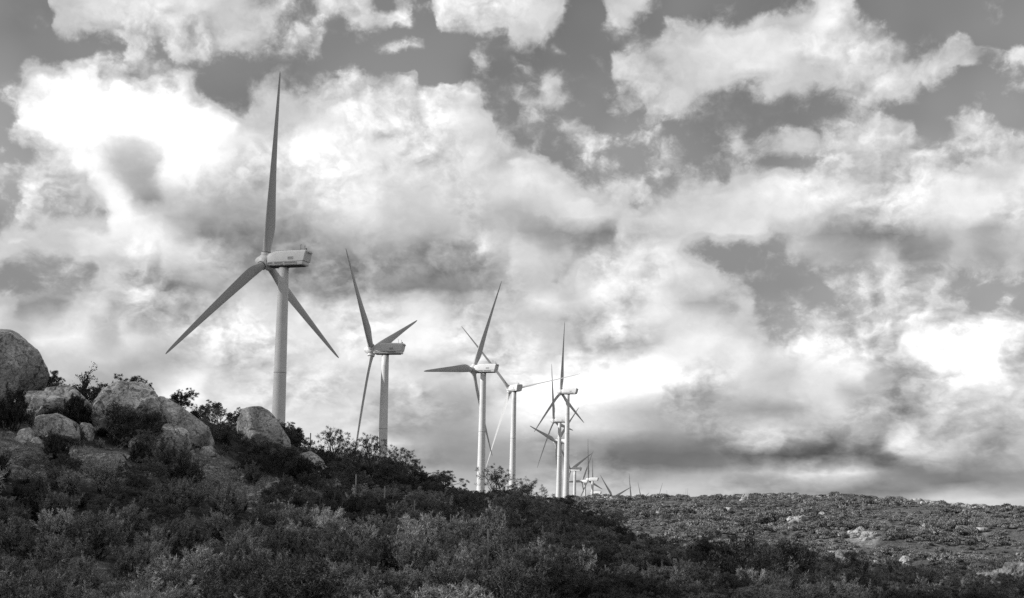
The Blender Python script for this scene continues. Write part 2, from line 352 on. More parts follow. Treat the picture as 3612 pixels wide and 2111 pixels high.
# ------------------------------------------------------------------ materials (all neutral: the photograph is black and white)
def mat(name, col, rough=0.6, var=0.0, scale=4.0, bump=0.0, bscale=20.0, spec=0.3, objvar=0.0, coords='Object', detail=6.0, metallic=0.0):
    m = bpy.data.materials.new(name)
    m.use_nodes = True
    nt = m.node_tree
    bs = nt.nodes['Principled BSDF']
    bs.inputs['Roughness'].default_value = rough
    bs.inputs['Specular IOR Level'].default_value = spec
    bs.inputs['Metallic'].default_value = metallic
    bs.inputs['Base Color'].default_value = (col, col, col, 1)
    tc = nt.nodes.new('ShaderNodeTexCoord')
    val = None
    if var:
        nz = nt.nodes.new('ShaderNodeTexNoise')
        nz.inputs['Scale'].default_value = scale; nz.inputs['Detail'].default_value = detail; nz.inputs['Roughness'].default_value = 0.62
        nt.links.new(tc.outputs[coords], nz.inputs['Vector'])
        mr = nt.nodes.new('ShaderNodeMapRange')
        nt.links.new(nz.outputs[0], mr.inputs[0])
        for i, v in enumerate((0.3, 0.7, col * (1 - var), col * (1 + var))):
            mr.inputs[1 + i].default_value = v
        val = mr.outputs[0]
    if objvar:
        oi = nt.nodes.new('ShaderNodeObjectInfo')
        mr2 = nt.nodes.new('ShaderNodeMapRange')
        nt.links.new(oi.outputs['Random'], mr2.inputs[0])
        mr2.inputs[3].default_value, mr2.inputs[4].default_value = 1 - objvar, 1 + objvar
        mu = nt.nodes.new('ShaderNodeMath'); mu.operation = 'MULTIPLY'
        if val is None: mu.inputs[0].default_value = col
        else: nt.links.new(val, mu.inputs[0])
        nt.links.new(mr2.outputs[0], mu.inputs[1])
        val = mu.outputs[0]
    if val is not None:
        nt.links.new(val, bs.inputs['Base Color'])
    if bump:
        nb = nt.nodes.new('ShaderNodeTexNoise')
        nb.inputs['Scale'].default_value = bscale; nb.inputs['Detail'].default_value = 8
        nt.links.new(tc.outputs[coords], nb.inputs['Vector'])
        bp = nt.nodes.new('ShaderNodeBump'); bp.inputs['Strength'].default_value = bump
        nt.links.new(nb.outputs[0], bp.inputs['Height'])
        nt.links.new(bp.outputs[0], bs.inputs['Normal'])
    return m

M_PAINT = mat('turbine_paint', 0.66, 0.45, var=0.09, scale=0.35, spec=0.35)
M_BLADE = mat('blade_gelcoat', 0.44, 0.5, var=0.06, scale=0.25, spec=0.3)
M_DARK = mat('dark_gap', 0.06, 0.7)
M_VENT = mat('vent_grille', 0.30, 0.6, var=0.15, scale=9)
M_METAL = mat('grey_metal', 0.16, 0.5, metallic=0.3)
M_LAMP = mat('beacon_glass', 0.12, 0.2, spec=0.5)
M_POST = mat('weathered_post', 0.22, 0.8, var=0.35, scale=9, bump=0.3)
M_BARK = mat('shrub_wood', 0.045, 0.9, var=0.4, scale=7)
M_DEADWOOD = mat('dead_wood', 0.22, 0.9, var=0.3, scale=7)
# different plants of the chaparral: some nearly black, some grey-green
M_NEEDLE = [mat('needle_foliage_%d' % i, c, 0.75, var=0.6, scale=2.4, objvar=0.4, spec=0.2, detail=4) for i, c in enumerate((0.045, 0.10, 0.19, 0.29, 0.37))]
M_RIBBON = [mat('tuft_foliage_%d' % i, c, 0.75, var=0.6, scale=3.0, objvar=0.4, spec=0.2, detail=4) for i, c in enumerate((0.07, 0.14, 0.24, 0.08, 0.08))]
M_LEAF = mat('leaf_foliage', 0.05, 0.55, var=0.5, scale=4.0, objvar=0.2, spec=0.35, detail=4)
M_FLOWER = mat('pale_flower_heads', 0.26, 0.8, var=0.35, scale=5.0, objvar=0.15)
M_GRASS = mat('dry_grass_blades', 0.24, 0.85, var=0.45, scale=2.2)
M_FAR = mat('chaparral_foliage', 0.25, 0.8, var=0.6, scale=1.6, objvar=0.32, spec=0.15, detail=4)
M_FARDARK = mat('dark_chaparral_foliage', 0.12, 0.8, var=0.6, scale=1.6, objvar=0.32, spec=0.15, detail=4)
M_CLOUD = mat('cloud_white', 0.9, 1.0)
def _thin(m, f):                                        # light leaks through the cloud
    nt = m.node_tree
    tr, mx = nt.nodes.new('ShaderNodeBsdfTransparent'), nt.nodes.new('ShaderNodeMixShader')
    mx.inputs[0].default_value = f
    nt.links.new(nt.nodes['Principled BSDF'].outputs[0], mx.inputs[1]); nt.links.new(tr.outputs[0], mx.inputs[2])
    nt.links.new(mx.outputs[0], nt.nodes['Material Output'].inputs[0])
_thin(M_CLOUD, 0.59)

def rock_mat(name, base, speck, sc):
    m = bpy.data.materials.new(name); m.use_nodes = True
    nt = m.node_tree; N, L = nt.nodes, nt.links
    bs = N['Principled BSDF']; bs.inputs['Roughness'].default_value = 0.9; bs.inputs['Specular IOR Level'].default_value = 0.15
    tc = N.new('ShaderNodeTexCoord'); co = tc.outputs['Object']
    def noise(s, d=8.0, r=0.65):
        n = N.new('ShaderNodeTexNoise'); n.inputs['Scale'].default_value = s; n.inputs['Detail'].default_value = d; n.inputs['Roughness'].default_value = r
        L.new(co, n.inputs['Vector']); return n.outputs[0]
    def rngn(x, a, b, c, d):
        n = N.new('ShaderNodeMapRange'); L.new(x, n.inputs[0])
        for i, v in enumerate((a, b, c, d)): n.inputs[1 + i].default_value = v
        return n.outputs[0]
    def mul(a, b, op='MULTIPLY'):
        n = N.new('ShaderNodeMath'); n.operation = op
        for i, v in enumerate((a, b)):
            if hasattr(v, 'is_output'): L.new(v, n.inputs[i])
            else: n.inputs[i].default_value = v
        return n.outputs[0]
    stain = rngn(noise(0.9 * sc, 5), 0.35, 0.66, 0.5, 1.25)
    fine = rngn(noise(9.0 * sc, 6), 0.3, 0.7, 1 - speck, 1 + speck)
    lichen = rngn(noise(3.6 * sc, 9, 0.72), 0.52, 0.60, 1.0, 0.38)
    vo = N.new('ShaderNodeTexVoronoi'); vo.feature = 'DISTANCE_TO_EDGE'; vo.inputs['Scale'].default_value = 1.1 * sc
    wn = N.new('ShaderNodeTexNoise'); wn.inputs['Scale'].default_value = 2.2 * sc; wn.inputs['Detail'].default_value = 5
    L.new(co, wn.inputs['Vector'])
    va = N.new('ShaderNodeVectorMath'); va.operation = 'MULTIPLY_ADD'
    L.new(wn.outputs['Color'], va.inputs[0]); va.inputs[1].default_value = (0.9 / sc,) * 3; L.new(co, va.inputs[2])
    L.new(va.outputs[0], vo.inputs['Vector'])
    crack = rngn(vo.outputs['Distance'], 0.0, 0.045, 0.4, 1.0)
    val = mul(mul(mul(mul(stain, fine), lichen), crack), base)
    L.new(val, bs.inputs['Base Color'])
    hgt = mul(mul(noise(7.0 * sc), 0.6), mul(crack, 0.25), 'ADD')
    bp = N.new('ShaderNodeBump'); bp.inputs['Strength'].default_value = 0.55; bp.inputs['Distance'].default_value = 0.08
    L.new(hgt, bp.inputs['Height']); L.new(bp.outputs[0], bs.inputs['Normal'])
    return m
M_ROCK = rock_mat('granite', 0.50, 0.5, 1.0)
M_ROCKFAR = rock_mat('pale_granite', 0.44, 0.3, 0.6)

def ground_mat():
    m = bpy.data.materials.new('sandy_soil'); m.use_nodes = True
    nt = m.node_tree; N, L = nt.nodes, nt.links
    bs = N['Principled BSDF']; bs.inputs['Roughness'].default_value = 0.95; bs.inputs['Specular IOR Level'].default_value = 0.1
    co = N.new('ShaderNodeTexCoord').outputs['Object']
    def noise(s, d, r):
        n = N.new('ShaderNodeTexNoise'); n.inputs['Scale'].default_value = s; n.inputs['Detail'].default_value = d; n.inputs['Roughness'].default_value = r
        L.new(co, n.inputs['Vector']); return n.outputs[0]
    def cr(x, p):
        n = N.new('ShaderNodeValToRGB'); L.new(x, n.inputs[0])
        e = n.color_ramp.elements
        for i, (a, b) in enumerate(p):
            q = e[i] if i < 2 else e.new(a)
            q.position = a; q.color = (b, b, b, 1)
        return n.outputs[0]
    litter = cr(noise(1.3, 10, 0.75), [(0.40, 0.06), (0.50, 0.17), (0.60, 0.27)])
    patch = cr(noise(0.11, 4, 0.6), [(0.35, 0.55), (0.65, 1.15)])
    at_ = N.new('ShaderNodeAttribute'); at_.attribute_name = 'sand'
    mr_ = N.new('ShaderNodeMapRange'); L.new(at_.outputs['Fac'], mr_.inputs[0]); mr_.inputs[3].default_value = 0.28; mr_.inputs[4].default_value = 1.5
    mu2 = N.new('ShaderNodeMix'); mu2.data_type = 'RGBA'; mu2.blend_type = 'MULTIPLY'; mu2.inputs[0].default_value = 1.0
    L.new(patch, mu2.inputs[6]); L.new(mr_.outputs[0], mu2.inputs[7]); patch = mu2.outputs[2]
    mu = N.new('ShaderNodeMix'); mu.data_type = 'RGBA'; mu.blend_type = 'MULTIPLY'; mu.inputs[0].default_value = 1.0
    L.new(litter, mu.inputs[6]); L.new(patch, mu.inputs[7])
    L.new(mu.outputs[2], bs.inputs['Base Color'])
    bp = N.new('ShaderNodeBump'); bp.inputs['Strength'].default_value = 0.7; bp.inputs['Distance'].default_value = 0.06
    L.new(noise(4.0, 8, 0.7), bp.inputs['Height']); L.new(bp.outputs[0], bs.inputs['Normal'])
    return m
M_GROUND = ground_mat()

# ------------------------------------------------------------------ terrain
def px_az(X): return np.arctan((np.asarray(X, float) - CX) / F_PX)
def horizon_y(X): return 1765.0 + 0.021 * (np.asarray(X, float) - 1900.0)
_NX = np.array([-1200, 0, 300, 700, 850, 1050, 1200, 1400, 1600, 1800, 2000, 2300, 2600, 2900, 3300, 3612, 4800], float)
_NY = np.array([1420, 1400, 1430, 1490, 1535, 1600, 1650, 1704, 1760, 1792, 1820, 1920, 2030, 2102, 2144, 2156, 2160], float)
_NR = np.array([74, 74, 74, 75, 76, 78, 82, 90, 100, 110, 118, 120, 116, 114, 114, 114, 114], float)
_NAZ = px_az(_NX)
_NE = (horizon_y(_NX) - _NY) / F_PX
_FX = np.array([-1200, 1400, 1950, 2200, 2400, 2700, 3000, 3200, 3450, 3612, 4800], float)
_FY = np.array([1755, 1757, 1764, 1761, 1762, 1757, 1761, 1771, 1791, 1801, 1830], float)
_FAZ = px_az(_FX)
_FE = (horizon_y(_FX) - _FY) / F_PX
_FR = 780.0

def sstep(x, a, b):
    t = np.clip((x - a) / (b - a), 0, 1)
    return t * t * (3 - 2 * t)

_OCT = [(rng.uniform(0, 2 * pi), rng.uniform(0, 2 * pi), rng.uniform(-0.35, 0.35)) for _ in range(24)]
def bumps(x, y, wl, n0):
    s = 0
    for k in range(6):
        a, p, q = _OCT[(n0 + k) % 24]
        kk = 2 * pi / (wl * (1 + q))
        s = s + np.sin(kk * (x * cos(a) + y * sin(a)) + p)
    return s / 3.0

def ground_z(x, y):
    x, y = np.asarray(x, float), np.asarray(y, float)
    r = np.hypot(x, y) + 1e-6
    az = np.clip(np.arctan2(x, y), -0.75, 0.75)
    rc = np.interp(az, _NAZ, _NR)
    zc = np.interp(az, _NAZ, _NE) * rc
    rb = np.interp(az, [-0.2, 0.02], [40.0, 34.0])
    zb = np.interp(az, [-0.2, 0.02], [-3.4, -3.1])
    s = np.clip((r - rb) / (rc - rb), 0, 1)
    near = np.where(r < rb, -1.7 + (zb + 1.7) * sstep(r, 3, rb), zb + (zc - zb) * (0.35 * s + 0.65 * s ** 1.7))
    fc = np.interp(az, _FAZ, _FE) * _FR
    s2 = np.clip((r - 360.0) / (_FR - 360.0), 0, 1)
    far = -17.0 + (fc + 17.0) * (0.55 * s2 + 0.45 * s2 * s2 * (3 - 2 * s2))
    far = far + (fc * 0 - 42.0 - far) * sstep(r, _FR + 5, 1250) * 1.0
    far = np.where(r > 1250, -42 - 40 * sstep(r, 1250, 2600) - 60 * sstep(r, 2600, 9000), far)
    k = sstep(r, rc, rc + 130)
    z = near * (1 - k) + far * k
    z = z + 0.16 * bumps(x, y, 7.0, 0) * sstep(r, 10, 40) * (1 - sstep(r, 130, 300))
    z = z + (1.9 * bumps(x, y, 95.0, 6) + 1.6 * bumps(x, y, 190.0, 3)) * sstep(r, 170, 300) * (1 - 0.8 * sstep(r, 600, 780)) * (1 - sstep(r, 900, 1200) * 0)
    z = z + 0.55 * bumps(x, y, 38.0, 12) * sstep(r, 170, 300)
    return z

def build_ground():
    az = np.concatenate([np.linspace(-pi, -0.62, 40, endpoint=False), np.linspace(-0.62, 0.62, 330, endpoint=False), np.linspace(0.62, pi, 40, endpoint=False)])
    r = np.concatenate([np.linspace(1.0, 26, 18, endpoint=False), np.linspace(26, 130, 170, endpoint=False), np.geomspace(130, 900, 130, endpoint=False), np.geomspace(900, 30000, 46)])
    A, R = np.meshgrid(az, r)
    X, Y = R * np.sin(A), R * np.cos(A)
    Z = ground_z(X, Y)
    n, mrow = len(az), len(r)
    vs = np.stack([X, Y, Z], -1).reshape(-1, 3)
    idx = np.arange(n * mrow).reshape(mrow, n)
    nx = np.roll(idx, -1, axis=1)
    q = np.stack([idx[:-1], idx[1:], nx[1:], nx[:-1]], -1).reshape(-1, 4)
    me = bpy.data.meshes.new('ground')
    verts = vs.tolist() + [[0, 0, -1.7]]
    faces = q.tolist() + [[int(nx[0, k]), int(idx[0, k]), n * mrow][::-1] for k in range(n)]
    me.from_pydata(verts, [], faces)
    me.polygons.foreach_set('use_smooth', [True] * len(me.polygons))
    me.materials.append(M_GROUND)
    me.update()
    # faces must look upwards
    if me.polygons[n * 60].normal.z < 0:
        me.flip_normals()
    o = obj('ground', me)
    tag(o, kind='structure')
build_ground()

_RS = np.concatenate([np.linspace(20, 140, 900), np.geomspace(140, 1200, 900)])
def at(px, py, rmin=20.0):
    """where the view ray through a picture point meets the ground"""
    d = ray(px, py); h = sqrt(d[0] ** 2 + d[1] ** 2); d = d / h
    rs = _RS[_RS > rmin]
    z = ground_z(d[0] * rs, d[1] * rs)
    hit = np.nonzero(d[2] * rs <= z)[0]
    k = hit[0] if len(hit) else len(rs) - 1
    return np.array([d[0] * rs[k], d[1] * rs[k], z[k]])

# ------------------------------------------------------------------ wind turbines
HUB_H = 69.0
#      hub x, y, z, yaw (upwind direction left of +Y), blade phase
TURBINES = [
    ((-57.1, 302.7, 53.3, 70.1, -5.6), 'nearest and tallest wind turbine, all grey in cloud shadow behind the boulders'),
    ((-46.1, 433.8, 47.8, 75.9, -50.9), 'white wind turbine with blade shadows on nacelle and tower, second from the boulders'),
    ((-16.2, 548.8, 53.3, 65.6, 23.5), 'white wind turbine with one blade pointing level to the side, behind a tufted shrub'),
    ((-1.0, 695.1, 57.4, 27.5, -43.9, 78.0), 'white wind turbine turned to show its nacelle end, just beyond the level-bladed one'),
    ((30.1, 816.5, 66.5, 64.3, -7.8), 'white wind turbine standing tallest of the cluster at the ridge edge'),
    ((30.6, 959.7, 57.4, 68.3, -24.0), 'white wind turbine half hidden behind the tallest tower of the cluster'),
    ((37.4, 1108.0, 48.6, 55.7, -75.4), 'lowest wind turbine of the cluster, nacelle hidden between two nearer towers'),
    ((54.0, 1201.0, 28.1, 60.6, -52.4), 'small wind turbine with shaded nacelle, first beyond the cluster on the ridge'),
    ((87.3, 1625.0, 23.7, 56.2, 27.4), 'small white wind turbine crossed by a nearer turbine blade, tower short above ridge'),
    ((80.2, 1370.0, 22.2, 65.5, -17.9), 'small white wind turbine with upright blade, bright nacelle just above the ridge'),
    ((99.1, 1598.3, 9.8, 63.1, -15.5), 'far wind turbine whose nacelle sits right on the ridge line'),
    ((131.4, 1706.7, 5.3, 51.8, -49.9), 'far wind turbine showing two blades as a wide V above the ridge'),
    ((158.9, 1745.4, -3.1, 57.3, -20.5), 'far wind turbine showing one tall upright blade beside the wide V'),
    ((212.7, 2160.5, 3.5, 68.6, -47.4), 'far wind turbine showing only a short slanted blade tip above the ridge'),
    ((240.2, 2196.2, -6.2, 60.0, 24.2), 'far wind turbine showing a single blade leaning over the ridge shrubs'),
    ((322.8, 2722.0, -13.7, 58.8, -22.4), 'far wind turbine showing one thin blade tip, alone before the last four'),
    ((401.6, 3076.0, -15.0, 62.6, -19.2), 'faint shortest blade tip at the near side of the last four'),
    ((341.0, 2590.4, -13.5, 63.2, -14.3), 'faint upright blade tip, second of the last four above the ridge'),
    ((335.4, 2523.4, -13.1, 63.2, -14.0), 'faint upright blade tip, third and tallest of the last four'),
    ((433.7, 3218.7, -15.3, 61.4, -21.1), 'faint leaning blade tip at the end of the turbine row'),
]

def blade_mesh():
    st = [(0.95, 1.9, 1.0, 0.0), (1.6, 1.9, 1.0, 0.0), (2.6, 1.95, 0.9, 0.1), (4.4, 2.55, 0.6, 0.55), (6.5, 3.15, 0.40, 0.9), (8.5, 3.35, 0.32, 1.0), (11, 3.2, 0.28, 1.0),
          (15, 2.82, 0.25, 1.0), (20, 2.36, 0.22, 1.0), (25, 1.98, 0.20, 1.0), (30, 1.60, 0.19, 1.0), (35, 1.24, 0.18, 1.0), (39, 0.93, 0.18, 1.0), (41.5, 0.70, 0.18, 1.0), (42.8, 0.47, 0.18, 1.0), (43.4, 0.22, 0.2, 1.0), (43.5, 0.06, 0.3, 1.0)]
    n = 20
    loops = []
    for r, c, t, b in st:
        tw = radians(15.0 * max(0, 1 - r / 34.0) ** 1.3 + 1.5) * (1 if r > 2 else 0.9)
        lp = []
        for k in range(n):
            th = 2 * pi * k / n
            xx = 0.5 - 0.5 * cos(th)                     # 0 leading, 1 trailing
            yt = 5 * t * (0.2969 * sqrt(xx) - 0.126 * xx - 0.3516 * xx ** 2 + 0.2843 * xx ** 3 - 0.1036 * xx ** 4)
            ay = (yt if th < pi else -0.72 * yt)
            circ = (0.5 - 0.5 * cos(th), 0.5 * sin(th) * min(1.0, t * 1.0))
            px = circ[0] * (1 - b) + xx * b
            py = circ[1] * (1 - b) + ay * b
            off = 0.5 * (1 - b) + 0.30 * b               # pitch axis
            X, Y = (px - off) * c, py * c
            X, Y = X * cos(tw) + Y * sin(tw), -X * sin(tw) + Y * cos(tw)
            lp.append((X, Y - 0.55 * (r / 43.5) ** 2, r))
        loops.append(lp)
    return MB().loft(loops).mesh('blade', M_BLADE, smooth=50)

def nac_section(x, hw, zt, zb, ch, slant=0.0):
    pts = [(hw, zb), (hw, zt - 0.55 * ch), (hw - 0.10 * ch, zt - 0.26 * ch), (hw - 0.30 * ch, zt - 0.07 * ch), (hw - 0.6 * ch, zt)]
    pts = pts + [(-a, b) for a, b in reversed(pts)]
    return [(x + slant * (b - zb), a, b) for a, b in pts]

class Proto:
    pass
PR = Proto()
PR.blade = blade_mesh()
PR.tower = MB().lathe([(1.15 + 0.0114 * (i * 4.0), -1.3 - i * 4.0) for i in range(22)], 48).mesh('tower', M_PAINT, smooth=True)
PR.flange = MB().lathe([(1.15 + 0.0114 * 24.4 + q, -25.7 + h) for q, h in ((-0.02, -0.07), (0.035, -0.06), (0.035, 0.06), (-0.02, 0.07))], 48).mesh('flange', M_VENT, smooth=30)
PR.yaw = MB().lathe([(1.22, -1.62), (1.28, -1.6), (1.28, -1.32), (1.2, -1.3)], 40).mesh('yaw_ring', M_DARK, smooth=30)
_s = [nac_section(-0.95, 1.25, 1.35, -0.42, 0.8), nac_section(-1.25, 1.52, 1.52, -0.42, 1.0), nac_section(-1.9, 1.63, 1.75, -0.42, 1.0), nac_section(-3.3, 1.66, 2.14, -0.42, 1.0), nac_section(-6.5, 1.68, 2.16, -0.42, 1.0),
      nac_section(-9.6, 1.68, 2.10, -0.42, 1.0), nac_section(-10.45, 1.66, 2.08, -0.42, 1.0, -0.22), nac_section(-10.58, 1.55, 1.98, -0.38, 0.9, -0.22)]
PR.nacelle = MB().loft(_s).mesh('nacelle', M_PAINT, smooth=28)
def skirt_sec(x, hw, zb):
    pts = [(hw - 0.02, -0.425), (hw - 0.03, zb + 0.22), (hw - 0.10, zb + 0.06), (hw - 0.26, zb)]
    return [(x, a, b) for a, b in pts + [(-a, b) for a, b in reversed(pts)]]
PR.skirt = MB().loft([skirt_sec(-1.05, 1.40, -1.15), skirt_sec(-1.4, 1.58, -1.28), skirt_sec(-6.5, 1.62, -1.34), skirt_sec(-9.8, 1.62, -1.32), skirt_sec(-10.25, 1.60, -1.28), skirt_sec(-10.36, 1.50, -1.15)]).mesh('lower_skirt', M_PAINT, smooth=28)
PR.under = MB().box((-5.6, 0, -1.42), (8.2, 2.3, 0.12)).mesh('belly_plate', M_DARK)
def vent(x0, x1, z0, z1, fr, y):
    f, g = MB(), MB()
    w, h = x1 - x0, z1 - z0
    cx, cz = (x0 + x1) / 2, (z0 + z1) / 2
    f.box((cx, y, z0 + fr / 2), (w, 0.16, fr)); f.box((cx, y, z1 - fr / 2), (w, 0.16, fr))
    f.box((x0 + fr / 2, y, cz), (fr, 0.16, h - 2 * fr - 0.004)); f.box((x1 - fr / 2, y, cz), (fr, 0.16, h - 2 * fr - 0.004))
    k = max(3, int(h / 0.14))
    for i in range(k):
        g.box((cx, y + 0.0, z0 + fr + (h - 2 * fr) * (i + 0.5) / k), (w - 2 * fr - 0.006, 0.07, (h - 2 * fr) / k * 0.72))
    return f.mesh('vent_panel', M_PAINT), g.mesh('grille', M_VENT)
PR.vents = [vent(-x1 - 0.95, -x0 - 0.95, -1.12, -0.50, 0.07, 1.60) for x0, x1 in ((0.45, 1.75), (2.1, 4.35), (4.7, 7.85))]
PR.hatch = vent(-7.9, -6.55, -0.02, 0.58, 0.03, 1.655)
PR.door = MB().box((-10.70, 0, 0.62), (0.10, 2.5, 1.85), Matrix.Rotation(radians(-12.5), 3, 'Y')).mesh('rear_door', M_VENT)
PR.hood = MB().add([(-10.95, -1.0, 1.86), (-10.95, 1.0, 1.86), (-11.42, 1.0, 1.66), (-11.42, -1.0, 1.66), (-10.95, -1.0, 1.34), (-10.95, 1.0, 1.34), (-11.42, 1.0, 1.52), (-11.42, -1.0, 1.52)],
                   [(0, 1, 2, 3), (4, 7, 6, 5), (0, 3, 7, 4), (1, 5, 6, 2), (3, 2, 6, 7), (0, 4, 5, 1)]).mesh('hood', M_PAINT)
def mast(x, y, h, top):
    b = MB().tube([(x, y, 2.0), (x, y, 2.1 + h)], 0.045, 6)
    if top == 'fork':
        b.tube([(x - 0.16, y, 2.1 + h + 0.42), (x - 0.13, y, 2.1 + h + 0.08), (x, y, 2.1 + h)], 0.035, 5)
        b.tube([(x + 0.16, y, 2.1 + h + 0.42), (x + 0.13, y, 2.1 + h + 0.08), (x, y, 2.1 + h)], 0.035, 5)
    else:
        b.tube([(x, y, 2.1 + h), (x, y, 2.1 + h + 0.45)], [0.09, 0.02], 6)
    return b.mesh('sensor_mast', M_METAL)
PR.masts = [mast(-9.3, 0.75, 1.0, 'fork'), mast(-10.25, 0.55, 0.75, 'spike')]
PR.brace = MB().tube([(-9.3, 0.75, 2.55), (-10.25, 0.55, 2.2)], 0.03, 5).mesh('mast_brace', M_METAL)
PR.beacon = MB().lathe([(0.10, 2.06), (0.13, 2.2), (0.2, 2.3), (0.2, 2.5), (0.08, 2.58)], 12).mesh('beacon', M_LAMP, smooth=40)
for v in PR.beacon.vertices:
    v.co.x -= 10.5; v.co.y += 0.35
PR.rail = MB().tube([(-1.6, 0.9, 1.72), (-3.3, 0.95, 2.24), (-9.6, 0.95, 2.2)], 0.025, 5).mesh('roof_rail', M_METAL)
PR.spinner = MB().lathe([(1.52, -0.95), (1.72, -0.6), (1.78, 0.0), (1.70, 0.7), (1.45, 1.25), (1.30, 1.45), (1.26, 1.5), (1.05, 1.95), (0.72, 2.4), (0.35, 2.72), (0.02, 2.82)], 36, axis='x').mesh('spinner', M_PAINT, smooth=60)
PR.collar = MB().lathe([(1.16, 1.35), (1.2, 1.95), (1.14, 2.05), (0.98, 2.06)], 32).mesh('blade_collar', M_PAINT, smooth=35)
PR.gap = MB().lathe([(0.99, 1.98), (0.99, 2.2)], 32).mesh('collar_seal', M_DARK, smooth=35)

def frame(ax, ay, az, o=(0, 0, 0)):
    return Matrix(((ax[0], ay[0], az[0], o[0]), (ax[1], ay[1], az[1], o[1]), (ax[2], ay[2], az[2], o[2]), (0, 0, 0, 1)))

def part(name, me, parent, m=None):
    o = bpy.data.objects.new(name, me)
    COL.objects.link(o)
    o.parent = parent
    if m is not None:
        o.matrix_local = m
    return o

def build_turbine(i, hub, yaw, ph, label, pitch=0.0):
    yaw, ph, tilt = radians(yaw), radians(ph), radians(5)
    fwd = Vector((-sin(yaw), cos(yaw), 0))
    h = Vector((cos(yaw), sin(yaw), 0))
    a = Vector((-sin(yaw) * cos(tilt), cos(yaw) * cos(tilt), sin(tilt)))
    u = h.cross(a)
    hub = Vector(hub)
    axis_pt = hub - fwd * 4.7
    gz = float(ground_z(axis_pt.x, axis_pt.y))
    root = bpy.data.objects.new('wind_turbine', None)
    root.empty_display_size = 3
    COL.objects.link(root)
    base = Vector((axis_pt.x, axis_pt.y, gz))
    root.location = base
    tag(root, label, 'wind turbine', 'row of wind turbines along the ridge')
    tw = part('tower', PR.tower, root, Matrix.Translation(axis_pt - base))
    mn = frame(fwd, Vector((0, 0, 1)).cross(fwd), (0, 0, 1), hub - base)
    na = part('nacelle', PR.nacelle, root, mn)
    ms = frame(a, -h, u, hub - base)
    sp = part('spinner', PR.spinner, root, ms)
    if i < 11:
        part('lower_skirt', PR.skirt, na)
        part('beacon', PR.beacon, na)
        for q in PR.masts: part('sensor_mast', q, na)
    if i < 7:
        part('flange', PR.flange, tw); part('yaw_ring', PR.yaw, tw)
        part('belly_plate', PR.under, na); part('rear_door', PR.door, na); part('hood', PR.hood, na)
        part('mast_brace', PR.brace, na); part('roof_rail', PR.rail, na)
        flip = Matrix.Scale(-1, 4, (0, 1, 0))
        for fm, gm in PR.vents + [PR.hatch]:
            for s in (0, 1):
                part('vent_panel', fm, na, flip if s else None)
                part('grille', gm, na, flip if s else None)
    for k in range(3):
        al = ph + k * 2 * pi / 3
        d = sin(al) * h + cos(al) * u
        t = cos(al) * h - sin(al) * u
        mb = frame(t, a, d, hub - base)
        part('blade', PR.blade, root, mb @ Matrix.Rotation(-radians(pitch), 4, 'Z'))
        if i < 7:
            part('blade_collar', PR.collar, sp, ms.inverted() @ mb)
            part('collar_seal', PR.gap, sp, ms.inverted() @ mb)
for i, (t, lab) in enumerate(TURBINES):
    build_turbine(i, t[:3], t[3], t[4], lab, t[5] if len(t) > 5 else 0.0)

# ------------------------------------------------------------------ the cloud that shades the near hill and the first turbine (it stands up-sun, beyond the frame)
def build_cloud():
    import bmesh
    bm = bmesh.new()
    bmesh.ops.create_icosphere(bm, subdivisions=5, radius=1.0)
    sd = SUN_DIR
    perp = Vector((-sin(SUN_SIDE), cos(SUN_SIDE), 0))
    if perp.dot(Vector((0, 1, 0))) < 0: perp = -perp
    up = sd.cross(perp)
    if up.z < 0: up = -up
    s_max, s_min = 366.0, -260.0
    c = sd * 1500 + perp * (s_max + s_min) / 2 + up * 15
    b, ct = (s_max - s_min) / 2, 165.0
    for v in bm.verts:
        d = v.co.copy()
        k = (abs(d.x) ** 5 + abs(d.y) ** 5 + abs(d.z) ** 5) ** (-0.2)
        nz = mnoise.fractal(d * 2.2 + Vector((3, 1, 7)), 0.7, 2.1, 5)
        nz2 = mnoise.fractal(d * 7.0, 0.7, 2.1, 4)
        q = d * k
        v.co = c + sd * (q.x * 240 * (1 + 0.2 * nz)) + perp * (q.y * (b + 9 * nz + 5 * nz2)) + up * (q.z * (ct + 18 * nz + 8 * nz2))
    me = bpy.data.meshes.new('cloud')
    bm.to_mesh(me); bm.free()
    me.polygons.foreach_set('use_smooth', [True] * len(me.polygons))
    me.materials.append(M_CLOUD)
    o = obj('cloud', me)
    tag(o, 'low white cumulus cloud drifting up-sun of the boulder hill', 'cloud')
build_cloud()
#SPLIT2
# ------------------------------------------------------------------ boulders
D2N = 3612.0 / 2520.0
def hull(pts):
    pts = sorted(set(pts))
    def half(p):
        o = []
        for q in p:
            while len(o) > 1 and (o[-1][0] - o[-2][0]) * (q[1] - o[-2][1]) - (o[-1][1] - o[-2][1]) * (q[0] - o[-2][0]) <= 0:
                o.pop()
            o.append(q)
        return o[:-1]
    return half(pts) + half(pts[::-1])

def ico_dirs(sub):
    import bmesh
    bm = bmesh.new()
    bmesh.ops.create_icosphere(bm, subdivisions=sub, radius=1.0)
    v = np.array([q.co[:] for q in bm.verts]); f = [[q.index for q in p.verts] for p in bm.faces]
    bm.free()
    return v, f
ICO = {s: ico_dirs(s) for s in (2, 3, 4, 5)}

